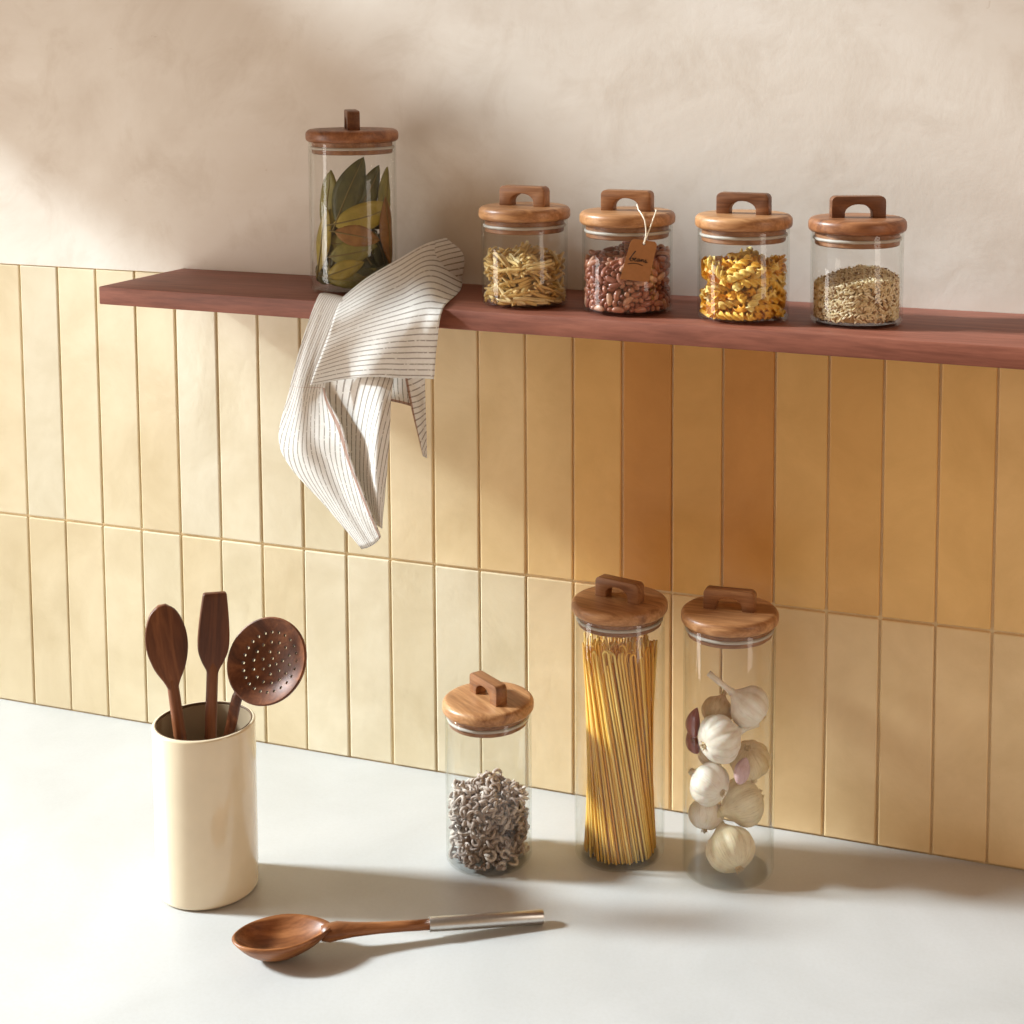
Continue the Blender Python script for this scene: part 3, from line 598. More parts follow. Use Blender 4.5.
    106,10,515,192,-311,-268,212,296,-159,102,398,283,78,-71,236,183,425,475,135,34,-72,-143,271,462,162,8,206,-425,252,115,252,304,375,126,-36,-203,-119,321,4,335,351,122,
    -215,158,505,368,57,-55,-329,-154,257,87,159,384,218,174,242,333,170,291,87,261,299,267,34,268,435,88,55,-223,347,250,49,313,296,-252,-31,-22,405,425,143,-443,184,-9,
    164,145,457,172,-69,-402,232,219,161,207,69,151,267,389,-400,126,454,366,-146,-265,-157,-14,-201,439,401,206,-158,-149,-300,227,108,80,437,174,-149,-136,176,206,214,439,-104,12,
    153,242,32,8,-110,-486,-42,-345,255,78,128,378,20,300,-316,12,160,144,-207,-402,-158,-48,366,69,118,-211,-266,-347,61,332,479,267,-176,-1,-384,272,195,538,149,292,275,-259,
    61,225,364,425,-236,93,71,-49,245,119,147,356,-89,-306,14,351,330,491,-9,-94,-20,-251,107,32,183,187,-304,-298,-126,371,268,239,75,-212,-377,-25,394,361,35,-229,396,-198,
    384,191,117,325,-186,320,90,-172,349,531,144,12,328,-349,145,144,31,48,13,-56,-494,85,-213,97,287,-227,-25,-340,105,415,559,1,-96,-299,389,26,294,358,79,-121,224,423,
    318,-141,480,331,-310,-187,99,-328,74,364,254,-148,-87,395,-135,296,30,52,304,388,66,210,58,356,58,-26,-485,105,-243,325,186,188,-2,336,319,76,313,72,36,-236,-313,-308,
    -148,117,480,165,-399,168,-187,-418,91,41,291,-252,-296,118,240,20,155,280,369,-121,-143,-205,351,236,334,225,-280,-97,-111,232,154,445,123,-61,-181,-259,29,61,201,367,91,258,
    402,59,197,325,315,172,124,158,93,494,488,42,-61,-83,381,104,518,51,453,18,-205,-345,-49,92,10,-77,-350,-348,99,338,234,336,293,7,-226,248,36,106,204,-63,350,-287,
    238,-50,209,125,215,434,17,297,309,110,315,-299,246,38,-315,282,411,56,-140,421,-224,229,-69,87,21,279,-410,-61,-195,73,328,319,297,244,-7,-49,304,384,234,-425,-120,4,
    99,356,585,458,200,-4,-23,-29,261,194,213,201,78,398,283,110,381,421,-252,87,-40,300,304,211,256,354,-32,-241,-41,231,30,134,24,-84,-474,200,249,326,123,222,407,-142,
    -26,298,59,346,89,-347,-50,-300,-65,278,288,-271,-233,199,70,203,277,478,-50,-66,-122,-220,-13,453,369,-15,-109,319,-137,362,215,194,-38,-197,415,-65,424,55,173,186,264,-340,
    -4,240,425,414,-144,21,240,-50,-194,293,124,297,-298,241,24,252,96,227,347,117,254,-29,325,125,6,-8,496,65,-236,238,416,394,-301,50,-46,67,247,167,29,82,438,-225,
    -242,205,229,59,5,-157,471,168,-141,42,410,134,-165,-192,209,12,312,89,-42,-466,153,-258,304,31,418,135,-73,-227,73,386,149,159,101,-187,-424,-61,400,216,298,-35,187,354,
    148,-175,314,275,-5,327,259,256,104,324,208,-15,-197,410,198,-110,214,62,338,290,218,109,357,32,242,437,11,6,18,-235,204,135,-433,-110,180,199,-182,151,335,351,42,116,
    -17,359,477,93,79,475,-100,200,339,240,2,158,448,157,-278,119,227,176,-171,-57,-432,-210,117,447,84,-387,293,-86,-308,-11,407,32,115,371,-313,-337,-50,326,143,-172,428,-129,
    226,246,436,126,-48,436,204,393,170,547,229,-349,201,-188,236,143,489,21,-161,279,-382,-328,145,227,417,-178,-129,167,305,74,57,345,-2,300,202,271,176,116,302,127,-377,20,
    135,276,337,224,-109,175,397,191,287,185,161,-134,-417,181,218,161,283,41,-111,347,340,122,204,521,51,-161,261,-391,323,143,334,105,150,414,213,-172,197,137,475,84,126,-35,
    210,-154,423,281,-330,247,-36,-191,136,174,191,52,-216,405,-256,281,356,91,68,279,399,-35,-251,83,331,-325,109,-153,-372,40,324,105,-122,-364,303,-158,210,351,93,-110,-276,391,
    -172,138,333,390,205,-230,-51,300,205,31,479,138,-10,-36,148,287,257,484,119,31,18,-254,206,354,460,-37,136,-135,-52,190,499,174,205,163,-389,213,164,374,451,-138,50,159,
    -218,250,197,91,-6,-325,369,-145,321,344,251,-26,49,429,242,106,30,55,294,394,73,30,400,530,119,-405,257,-79,-260,-155,343,244,22,171,-401,316,149,196,7,-282,-336,-240,
    -270,156,295,345,-228,224,169,-360,192,421,113,51,94,-475,240,331,558,301,-200,298,-175,349,124,466,192,300,-286,-202,73,187,144,24,86,358,337,113,382,451,95,-282,-398,52,
    -350,-26,33,347,360,4,1,317,198,154,52,287,318,253,248,-121,31,135,409,240,79,-247,16,387,203,-197,412,25,-191,288,46,117,306,273,262,-223,48,133,428,159,48,198,
    -63,-253,142,373,-99,40,-315,-203,377,32,304,378,95,77,-203,-181,136,121,269,322,244,-253,-6,237,173,458,72,75,-372,-17,153,390,-72,47,-300,-132,183,424,381,-254,-14,-201,
    184,103,59,246,303,90,-300,-344,11,90,454,195,38,-67,323,111,283,274,-148,-98,379,191,318,517,160,220,46,417,236,209,256,331,-353,124,13,-270,218,540,239,-303,242,-206,
    100,240,98,73,209,281,-349,114,298,150,215,36,290,344,-223,104,380,181,418,-200,50,-257,130,140,266,314,157,237,-200,-60,151,129,-259,-184,364,-250,-111,193,296,-6,-386,-115,
    324,13,31,38,280,-410,-42,-278,198,466,435,-198,142,41,361,212,205,246,295,-311,-76,176,384,167,103,226,387,-196,-98,357,30,449,80,-36,-202,268,58,413,27,20,486,112,
    -218,367,476,320,-361,-46,124,-297,96,414,461,-126,29,-144,-154,292,525,76,172,-5,-463,140,-122,489,250,104,28,419,-51,425,563,64,32,313,-384,116,166,227,401,252,-75,140,
    -105,298,166,398,-160,-172,-192,-269,167,404,22,73,-317,379,-160,131,405,286,379,-145,-58,-343,38,30,68,12,-87,-488,316,-26,303,472,-151,61,32,-300,73,96,106,-370,232,-219,
    82,245,529,444,175,-22,146,207,23,212,93,-31,464,160,-277,199,168,439,128,151,134,382,31,323,278,-120,-43,-396,-338,123,469,155,349,298,126,314,40,334,173,-444,-150,-21,
    -264,-83,323,17,-375,281,173,-271,-31,500,94,-107,-360,317,-288,154,102,193,17,-444,124,-296,214,303,452,168,85,104,-338,137,31,492,53,-13,-71,198,332,303,35,-8,-111,-486,
    231,106,148,198,454,-44,55,9,405,42,309,296,-232,-113,229,320,111,173,-285,179,-326,-376,148,262,142,-93,457,110,-320,82,296,1,-333,358,105,-249,-78,35,32,457,-191,-60,
    227,54,471,8,378,308,-111,252,238,132,160,56,-388,-265,326,226,447,374,-265,-133,148,-354,-43,444,463,3,-93,165,-30,-48,476,304,29,-211,335,-144,154,58,217,-149,298,303,
    -200,74,31,164,393,242,101,-213,68,195,44,218,444,-58,-295,-83,448,78,-60,483,82,147,281,475,92,172,322,329,-265,-56,105,194,326,285,158,209,187,553,420,-68,12,-263,
    -307,-71,163,291,-95,-268,290,161,305,115,220,107,111,-422,-229,350,411,18,-124,168,-454,154,214,166,401,177,213,112,-53,251,253,101,71,402,271,171,315,45,218,426,36,140,
    232,-67,477,192,-125,-185,404]),
    'rotini': (113, [
    -131,-373,42,12,83,488,70,134,-383,236,345,272,-148,186,-32,-397,492,364,-324,-70,-87,243,-312,124,160,-29,60,-469,117,-378,401,63,42,-187,-458,-296,-269,536,37,-228,-383,-224,
    -289,-291,153,20,-339,-7,367,-43,-294,568,465,32,-149,100,-114,-323,171,458,191,-7,62,-246,-175,294,126,-14,-15,-484,345,-202,323,263,-38,-188,-380,116,-328,467,253,378,-180,102,
    386,-93,553,18,-317,353,156,256,-241,190,224,-434,-107,11,-85,-323,90,298,358,-180,-28,188,-270,548,136,-157,-443,-102,282,-222,433,419,238,83,105,-245,-232,416,100,44,-366,323,
    -253,-198,545,102,214,160,410,45,-322,510,171,-65,431,175,-399,-24,508,80,335,266,246,-77,-194,565,384,314,-7,-64,237,-8,578,48,216,425,144,-38,-306,262,132,272,334,218,
    5,-319,42,277,355,-171,-134,-12,146,611,426,4,10,261,-379,-112,42,344,205,-153,-257,-273,-214,131,88,49,301,386,232,-209,511,395,-261,-36,-156,277,-213,42,365,148,116,285,
    -223,-164,374,236,439,10,-33,-136,-240,234,46,311,386,-47,179,-275,42,176,-252,323,-225,122,-236,323,71,112,481,33,-50,-297,357,203,258,-310,-215,335,-138,154,244,310,33,-305,
    154,368,589,475,38,114,-99,-110,-280,441,171,42,118,-453,113,-265,243,54,-393,-238,189,-230,-181,213,37,-392,303,-57,263,-179,274,276,-84,-91,398,398,8,135,5,350,328,-140,
    199,-231,264,337,-234,176,-225,-290,-98,294,342,346,5,115,-64,202,578,236,63,-250,-358,-2,-222,99,403,261,134,-43,72,-214,153,42,352,-345,73,-9,-189,189,278,-308,17,-278,
    -308,-21,241,255,417,5,104,95,-157,552,382,-87,213,-227,-395,17,121,287,-219,-207,277,137,-234,105,330,-256,-184,205,-176,-149,99,77,-220,419,141,362,-15,42,352,-189,142,-265,
    -323,27,312,27,-160,70,468,352,181,578,185,-184,-261,337,-302,-38,133,64,255,-401,141,-93,-32,549,66,80,383,304,-150,-118,523,496,-15,37,-53,-349,16,390,262,72,57,416,
    211,-89,529,42,-179,-445,-134,329,43,344,191,124,335,293,346,89,521,296,56,-328,-227,-328,-52,543,1,-387,-310,-62,-222,-128,453,40,-127,-474,88,262,-141,414,12,162,-450,-146,
    -314,241,549,211,-67,120,-432,85,317,576,453,-157,126,-67,301,-28,479,484,105,-40,59,380,96,309,315,-44,378,73,308,-10,200,118,473,94,55,-280,121,524,7,-114,292,389,
    218,-115,348,105,28,-218,-437,280,-84,119,90,398,278,76,-89,-33,258,252,274,-148,-299,-108,-78,42,301,-98,120,-368,1,-80,290,36,-103,-149,-464,-71,-127,419,481,-80,-5,-113,
    -347,47,42,397,87,-62,-284,-234,-15,477,85,8,53,490,-45,35,532,451,165,-133,37,-207,-27,42,159,209,-339,-257,282,22,279,120,93,312,360,153,-38,322,159,254,-348,198,
    73,-20,340,305,271,240,160,-196,-48,121,112,-442,-195,63,7,-79,165,395,188,-217,-108,113,11,408,322,-381,33,6,68,-29,42,339,189,153,276,27,0,274,83,-161,-218,-412,
    -241,35,173,392,-207,11,-230,26,198,516,221,-86,147,415,-13,-65,447,311,356,-158,-39,200,-4,120,195,245,105,375,-89,308,543,185,186,-267,-332,-330,228,130,260,21,-313,-289,
    305,139,412,17,368,338,-7,-136,52,213,36,88,188,454,-15,-40,42,305,81,-99,-375,56,8,121,55,-165,-438,168,-190,252,206,169,-68,144,443,-177,305,508,420,135,113,206,
    -256,257,299,457,35,86,179,-198,103,470,99,-89,480,38,183,161,510,218,64,-182,-407,261,129,485,249,368,185,137,-197,119,98,480,-30,-131,-41,-306,175,229,369,-17,-28,336,
    49,38,493,124,426,-217,-77,-190,101,307,160,-250,-186,357,51,96,178,273,-372,61,183,131,178,263,208,-240,354,-154,-44,204,373,39,139,-253,-407,313,130,114,417,63,219,155,
    -35,235,212,156,448,-157,-20,69,93,385,484,-26,-120,27,151,-18,42,376,-95,-77,306,-203,216,441,429,-201,-102,123,277,198,146,187,219,-403,67,-166,149,408,134,-81,465,-94,
    144,371,503,117,-79,-479,26,237,63,88,225,166,66,410,-290,269,438,2,201,-452,-71,317,244,215,240,-43,-322,295,-106,232,42,377,-300,83,-105,108,339,367,111,8,-468,-135,
    215,295,386,419,-229,147,27,254,210,316,146,460,-23,-130,136,151,345,109,156,417,199,-179,267,119,42,-184,450,-108,-147,191,153,124,-464,-85,109,146,215,454,367,283,22,-186,
    130,303,197,414,-87,49,-262,12,329,190,416,159,-172,-149,94,314,122,149,199,347,259,-86,373,416,461,-86,-171,-36,105,280,42,94,-210,-405,182,178,326,109,220,112,415,129,
    -117,383,198,89,131,84,-467,-12,238,292,268,8,2,-422,138,377,270,372,284,83,-156,-1,314,108,261,3,190,381,-15,402,379,71,-161,209,419,-138,261,303,166,-74,-71,-460,
    241,236,42,137,-294,-345,160,-160,168,42,103,-84,-304,374,-167,296,372,320,384,-26,1,-87,313,42,25,131,473,90]),
    'curl': (300, [
    24,-372,186,453,86,168,-95,-126,-336,335,284,-326,215,129,151,-318,185,149,89,-212,419,-141,-280,745,59,474,148,13,145,-307,281,276,-306,232,163,-45,-338,66,149,374,235,181,
    -281,-213,776,144,367,225,209,57,-95,834,69,-308,-370,-115,-108,-351,647,222,-442,-12,74,260,-263,315,324,-172,-204,272,242,-251,39,458,-51,140,-135,246,-274,663,26,477,-126,79,
    133,-305,733,98,138,-383,274,78,-334,360,37,-304,-215,-331,-210,-284,214,395,-35,219,211,-367,-116,307,36,480,-135,-3,-126,-308,422,440,80,221,-32,162,-53,809,22,-496,40,43,
    100,-348,673,348,59,10,-354,-293,-222,258,62,-135,-474,-57,-162,-328,660,219,184,-368,181,-6,-369,716,441,84,210,-68,219,-292,618,110,169,359,-283,-11,-234,819,210,-2,53,-451,
    180,-327,532,402,9,-164,-248,286,-106,118,28,-69,-376,321,-261,-211,169,308,145,167,-326,-264,-226,388,111,-115,69,-469,101,-337,82,72,-444,-155,154,-243,-277,671,189,-142,-283,-338,
    -90,-347,31,166,303,361,16,78,-349,272,58,303,-56,390,-103,-347,599,144,253,32,405,259,-234,730,308,272,-246,-143,-21,-365,541,390,147,48,-271,-290,-221,540,395,55,298,-39,
    287,-244,545,12,98,321,370,-361,-79,84,190,19,420,-192,-141,-293,253,215,47,76,-442,-321,-200,631,360,154,276,-142,165,-316,691,383,107,-303,0,-237,-205,318,298,-124,171,-341,
    305,-197,717,221,7,-74,442,75,-310,764,4,-267,-65,418,211,-170,728,78,262,-244,-340,60,8,846,139,35,-459,-139,-61,-318,203,171,49,442,-150,1,-349,317,237,-77,-432,-32,
    268,-32,763,52,138,-430,-209,27,-354,699,234,-150,-132,-394,25,-350,460,472,5,-156,55,-172,-32,770,108,439,-198,-79,347,-108,704,216,-226,-13,-390,-45,-329,428,174,-49,-114,452,
    125,-313,46,17,23,431,253,367,-14,52,149,304,-191,-315,-2,-364,512,255,-343,-250,-70,-133,-265,114,295,-320,118,-215,306,-208,661,143,-444,-92,155,-314,-97,772,12,431,-216,133,
    -228,-273,92,232,-312,-313,24,-39,-356,721,434,-230,-89,37,-19,150,850,147,223,-378,189,283,-252,544,450,-149,-127,94,-306,-188,662,257,-305,-125,274,-167,-341,528,202,-82,449,26,
    279,-47,750,247,-28,-425,87,61,-331,345,134,447,-178,29,142,-326,577,332,-318,-166,104,-184,-308,104,251,-241,-337,123,-224,-253,711,26,30,349,-355,-113,-220,775,295,294,-277,3,
    -218,-307,641,78,345,-100,-339,112,-332,50,329,363,97,-17,-19,-341,629,123,-18,-308,374,-319,-144,443,139,188,-398,193,308,-181,329,424,-254,72,-23,337,-133,436,74,-400,-257,-135,
    42,-292,794,429,-251,19,56,-10,-354,175,95,-207,-442,50,-100,97,819,241,271,-301,168,-84,65,813,25,9,-494,-70,8,-25,836,169,-36,-434,-178,84,328,778,150,-243,-327,-248,
    210,-255,111,213,270,-359,57,-206,-61,760,370,-235,222,-93,85,-320,588,286,378,122,-100,-11,-294,198,426,-245,-15,-89,-309,-170,83,212,-88,13,444,-359,-44,56,159,-214,-327,-268,
    -3,-289,345,379,-208,-32,-250,-344,-149,534,28,438,-238,-23,-37,-337,492,437,-52,-75,226,251,-187,235,231,-25,416,153,305,-162,425,443,-83,-197,-87,-206,-287,568,148,-351,-84,313,
    -173,-312,560,29,-46,-449,-213,351,-22,722,443,-114,86,183,166,-267,298,354,165,-69,304,130,-168,751,98,-452,83,170,-54,-275,757,99,18,47,488,249,97,763,187,442,-130,51,
    -329,69,770,176,13,-462,-73,-215,-211,221,37,-386,-27,-315,-43,-293,310,47,-258,-263,335,208,-256,484,374,-67,-325,1,6,-125,812,326,-269,166,-209,-183,-262,704,256,-289,89,-305,
    -80,-248,757,227,-211,373,121,-315,-109,758,216,-354,-279,4,181,-51,778,89,443,175,-125,155,-300,137,225,-261,109,-345,194,-118,733,48,-372,204,260,123,-218,407,464,111,-92,-119,
    362,1,311,232,188,299,-267,201,-144,302,263,-227,315,174,-168,-231,387,46,414,66,268,340,-117,355,413,118,-247,68,309,-78,45,340,-140,-250,229,141,-207,434,233,337,-175,227,
    25,-326,686,40,-452,-14,-211,-231,-191,741,32,162,-403,246,311,-190,639,305,-48,-69,387,22,-333,523,70,463,-177,-1,-185,-277,62,29,61,-367,-333,119,-297,558,298,219,-118,315,
    -202,36,746,455,115,-121,-123,-253,-179,64,327,-293,88,221,-8,-169,801,265,170,-368,-126,-288,-96,370,364,-115,248,-208,-120,15,737,314,206,-109,-311,293,-176,271,63,230,-411,-155,
    -281,2,763,4,476,-126,-90,206,-250,453,384,-307,-89,-20,-361,-56,512,39,-49,-129,479,-233,-164,315,390,252,101,157,-151,-271,82,313,319,85,206,-347,-69,324,123,-89,476,15,
    -25,-230,86,54,-321,85,370,128,-329,621,187,-307,-340,73,-346,77,641,162,181,401,-174,-214,-267,50,137,-25,89,472,104,172,798,340,87,-356,-15,-272,65,754,239,206,366,-129,
    58,131,814,183,-386,-252,-65,-129,-226,423,419,207,168,-56,194,-161,89,273,-155,-137,-364,203,-261,647,36,356,341,76,313,-208,291,69,256,-72,418,-283,110,781,113,-114,466,82,
    178,112,773,365,-329,-53,74,323,8,732,301,180,347,81,-322,-86,200,188,251,385,57,-323,-146,634,59,-203,180,416,-377,69,615,91,-105,-17,-480,-22,-260,733,253,302,38,306,
    83,-267,54,203,-409,15,204,-226,-106,753,82,-140,150,-448,55,-243,453,107,-101,-477,-28,-88,-256,315,37,-131,-7,481,-214,68,759,79,-305,-273,277,55,-165,763,238,313,18,309,
    340,123,47,184,188,-362,-224,92,143,801,146,-150,-103,442,79,-74,774,16,-203,326,-320,-299,140,771,259,-222,125,343,-333,-88,656,55,-250,-239,-357,-44,13,814,490,-29,41,84,
    -128,-225,711,151,-89,-450,-128,310,-90,496,100,-76,213,-435,283,-75,151,189,-346,-268,-150,-359,-22,627,323,-162,-282,199,181,-108,268,303,274,182,225,-340,83,120,344,135,236,-240,
    18,44,836,165,-186,-395,-179,-39,-84,785,415,190,-177,-103,-12,-314,579,424,99,246,5,41,-199,801,11,-298,308,-258,304,-162,317,295,-285,-242,-152,7,-283,286,74,-158,-217,-415,
    -196,-260,71,411,-177,39,220,-65,359,756,75,313,-380,-39,-291,-104,262,413,210,112,-151,130,6,752,82,-250,338,-258,323,-130,387,55,296,-360,172,-67,-244,448,433,218,111,-47,
    -52,-39,784,402,-197,113,193,-151,155,752,24,35,-387,-313,-355,2,330,295,402,-31,-15,262,-64,76,215,282,268,-229,58,-282,529,286,72,403,2,-164,-208,151,77,-154,393,257,
    -227,-247,525,184,93,453,51,316,-146,581,209,180,345,-235,196,-103,118,27,-200,-33,-456,339,-86,506,183,246,-375,123,-301,154,739,51,-326,-331,177,-258,-149,659,380,-168,57,273,
    -58,-231,731,187,-307,341,-69,-189,-96,390,239,199,370,126,-172,-199,284,121,274,188,-353,93,-231,175,245,205,291,251,-11,155,811,130,-212,233,-365,28,-286,740,109,-217,-420,123,
    170,-116,372,229,283,65,-336,-132,-211,83,255,-204,167,339,-260,-82,103,372,41,-317,-96,-250,-20,377,222,175,364,193,179,-249,261,166,237,-41,406,344,-32,443,158,419,186,123,
    -75,-70,749,206,392,189,134,73,-289,653,373,1,-332,-23,36,-208,104,16,-408,74,-279,-300,-47,359,84,-331,186,-315,280,-84,708,33,96,449,196,-141,-174,525,139,-83,-339,-330,
    154,-140,123,243,163,320,-250,178,-133,716,474,17,-155,-37,297,-59,36,442,-195,68,107,68,-214,352,77,356,22,342,-335,-70,531,468,34,-169,35,259,-154,287,131,-409,27,-254,
    71,97,779,491,77,-35,-39,278,-45,60,211,-118,-387,-206,175,-64,746,6,65,-318,-380,209,-135,261,336,56,353,-99,-156,-139,119,63,361,-3,340,-206,-49,394,338,112,351,-9,
    -131,-230,537,291,-162,-254,-273,70,-228,48,384,145,269,-97,-34,-235,213,348,354,-11,57,-284,-99,703,316,-203,248,-219,355,53,180,42,401,87,-283,-345,91,588,137,428,-219,-16,
    268,-181,498,93,-410,225,-151,132,-236,683,235,-186,-331,225,-136,-206,473,213,78,419,-153,354,-40,490,281,146,318,220,134,-219,246,172,-170,-437,14,-165,-183,309,332,-123,353,-3,
    51,-210,452,95,-296,-176,-349,210,198,712,201,-48,-56,-452,-51,-205,319,270,133,-367,157,-255,-99,278,232,-98,121,-414,61,-219,164,334,189,-286,146,-302,-20,189,249,-386,-34,194,
    -198,-165,477,215,-434,-17,-122,-179,213,731,346,65,-327,138,-112,-125,693,51,157,452,-135,-342,-48,303,275,-267,309,86,329,94,681,167,-419,48,-210,118,-128,309,466,-160,-82,-15,
    207,-42,303,65,372,292,149,-78,-112,717,297,-243,162,277,37,-261,92,393,-219,-108,-189,-336,154,98,236,289,-298,149,-49,-146,546,57,-220,58,-442,-263,29,146,203,392,222,-74,
    11,-280,295,107,465,104,-108,142,-183,533,396,197,226,-60,-258,-40,375,274,-402,-112,22,177,126,739,164,-327,300,-161,3,-241,147,26,213,-451,-21,278,-182,497,18,365,305,-154,
    28,-233,542,353,349,9,-58,-215,-156,220,25,-491,-88,-26,-317,-67,527,144,-4,417,-236,-181,86,715,99,70,388,291,-225,-204,530,386,262,73,165,274,100,720,248,-320,11,-293,
    228,-165,496,228,-38,176,-407,103,-159,396,163,-401,244,-54,62,-158,38,384,-227,-14,227,216,-14,346,60,-345,233,-271,57,-13,768,448,-19,217,41,206,-129,638,185,-312,-76,-336,
    -37,-173,226,67,-204,-230,389,-152,-113,143,100,-295,376,106,-100,-139,36,90,155,465,-45,32,-283,718,293,-176,-325,-167,141,216,754,241,-178,317,-245,317,30,219,203,-28,400,-220,
    105,-157,119,434,214,-31,-121,-24,23,758,419,-114,-220,113,304,-98,511,345,-162,70,-316,-316,-16,386,41,256,-377,-201,294,50,282,80,237,425,-83,320,-102,597,193,258,132,359,
    -102,-65,694,360,-290,-164,96,290,-53,308,189,128,-180,-407,-49,-136,139,61,-147,395,262,259,-37,87,238,405,-94,-141,49,-198,238,63,361,336,52,262,199,681,82,-121,477,25,
    152,-173,508,249,239,-316,-176,-276,26,595,386,285,132,46,-298,47,413,286,-31,310,267,78,-244,533,75,309,-336,-189,246,-34,676,46,310,362,143,185,-148,76,82,-428,-176,171,
    -240,-181,687,175,-158,-399,189,-145,-118,579,117,322,-364,-16,59,273,743,456,204,-9,22,-304,175,649,28,309,378,-105,58,-265,679,384,108,244,-177,-7,-309,488,167,-402,-245,31,
    -72,-244,632,1,-417,85,263,-66,289,736,340,-332,102,119,146,-117,642,106,332,-350,-77,283,-72,400,263,-209,-164,332,188,-134,267,431,-45,-27,248,-238,79,748,169,-45,110,-455,
    -219,-103,668,278,-334,242,49,314,55,270,312,-192,-147,-307,-127,-65,306,284,155,370,93,109,39,704,170,-151,438,-82,210,-102,190,7,239,-375,-229,-189,-86,270,107,145,457,-93,
    -28,-167,112,254,-188,-345,-176,335,-19,257,116,281,-124,-377,5,145,792,39,287,7,408,-96,-222,585,57,464,170,-50,-301,-33,445,261,-89,-168,382,322,-38,531,21,-447,104,-198,
    50,-256,268,41,417,-120,-244,-46,57,760,254,-79,-22,423,-225,-89,543,131,331,52,-348,-237,-40,78,139,162,-229,-390,212,-65,625,348,-192,-92,289,36,-128,397,194,244,-230,316,
    -72,81,766,24,48,454,-202,-293,-62,539,196,-225,376,141,-160,81,583,243,-238,-285,-230,7,-164,764,21,458,71,-186,-220,259,696,213,257,367,-66,-265,-92,556,426,-59,232,105,
    312,73,113,31,-342,-340,128,-342,90,447,320,6,373,-93,197,-15,732,148,392,-62,-265,74,9,743,116,-377,-105,288,-146,-180,267,249,-305,-268,151,-95,-85,607,58,300,370,140,
    254,13,727,157,-261,-368,-149,-60,-140,249,25,-240,-69,432,-78,259,738,116,-91,171,-446,236,-152,540,1,-375,186,-273,-326,144,56,56,-126,-21,480,-12,-155,385,141,42,-471,-79,
    -89,19,745,288,113,254,-300,205,-92,520,339,225,184,225,145,-15,696,13,-94,478,-114,-155,-80,542,399,-159,160,200,163,54,50,73,-433,-124,204,119,-198,660,191,24,366,-281,
    235,26,108,134,-297,-195,-326,-35,-71,249,340,-313,-185,48,-62,-124,428,149,469,71,48,-324,40,523,198,100,-298,334,-68,84,742,241,-195,-378,106,-271,86,83,179,-349,310,-14,
    -185,-111,62,67,-75,110,-477,-150,-154,390,455,-49,108,169,-313,-5,659,263,-274,-152,288,-245,-89,705,98,-249,231,-353,63,-219,285,131,152,-446,105,-88,-69,125,119,301,-94,-369,
    -225,-108,159,244,-275,303,-151,-84,-135,71,309,-62,85,379,222,-92,602,246,77,-96,418,-283,187,388,410,-38,-268,-92,166,66,707,418,-274,-5,-27,-312,-8,319,378,-88,-260,-177,
    -227,-30,33,458,-157,103,73,0,-145,185,113,54,-473,-101,207,-45,629,428,-109,-234,9,120,-85,680,241,-286,160,291,129,180,664,50,322,-22,379,284,1,144,223,377,-193,-144,
    -304,32,698,294,374,55,145,-246,4,82,452,153,96,115,4,-3,489,39,-49,491,69,-38,-74,295,139,219,-427,23,236,-35,216,38,-411,181,-217,-20,323,694,309,-359,159,24,
    -30,-107,441,348,323,-78,-134,-172,-47,651,195,369,22,274,220,9,310,137,18,77,474,-149,45,668,429,129,183,125,-49,-123,476,233,-272,-23,348,-87,34,276,12,-106,487,37,
    -277,-52,686,87,-152,-136,-448,269,78,518,170,-5,160,-442,-270,69,178,95,-292,40,-392,-235,150,711,433,-51,233,-77,121,-38,661,77,105,481,-46,264,15,78,134,-28,478,-51,
    133,-177,580,137,189,385,218,311,135,595,198,252,22,384,-117,-120,477,37,-408,46,283,134,-108,558,316,-24,221,317,-231,-120,475,0,115,-174,454,-131,97,709,282,409,-23,-47,
    -107,-128,244,77,268,108,-401,-216,71,672,77,282,397,84,-29,-40,332,419,118,115,-217,-130,138,76,428,186,-118,136,-207,-46,332,474,-131,19,-90,100,-208,636,78,-55,403,279,
    -148,24,217,44,-489,-31,-88,131,178,750,259,-106,-195,365,312,119,481,115,318,-321,181,-15,305,655,82,-109,296,379,-74,-10,504,385,-64,45,-309,303,27,272,169,-295,253,-265,
    215,214,298,36,394,-86,-294,-273,262,172,88,-295,195,343,0,-16,719,126,-247,-351,-224,-53,-32,133,415,10,277,21,101,-77,310,375,158,-140,-254,-162,201,281,56,-24,-488,89,
    7,-22,361,484,-64,-37,-103,203,50,120,184,-227,-352,-201,270,172,608,151,-394,-175,203,317,71,387,91,452,-191,23,-268,249,293,107,368,-248,-204,218,251,366,64,465,171,-31,
    6,64,730,175,-250,-212,334,89,244,75,5,-66,-485,-103,-79,202,407,463,157,-105,6,-9,252,153,112,-462,-155,-4,93,-183,592,24,-460,195,0,-45,16,630,375,-212,242,77,
    -201,-74,190,373,-105,253,190,-287,176,241,5,-27,483,127,-165,292,564,425,-135,-222,-44,-93,62,376,37,4,-425,-260,120,231,397,178,237,51,-400,128,197,262,377,-156,34,-286,
    -13,77,387,281,349,26,-220,-163,198,396,59,-279,-327,249,-65,132,462,35,-350,111,-338,10,177,398,160,-245,146,-378,-311,209,471,56,-324,335,-173,82,-159,369,65,-461,-170,64,
    -89,122,361,7,-472,136,95,270,52,662,282,120,-166,359,-38,3,585,192,32,-323,-329,-55,349,576,115,228,-24,-429,204,121,56,2,-107,-344,-347,-166,33,48,104,388,-36,296,
    -44,-61,141,2,414,118,254,-200,201,412,316,-176,345,-7,200,44,277,228,-170,-351,215,74,4,129,311,-351,54,165,37,127,327,120,193,427,-128,236,66,648,12,433,106,-225,
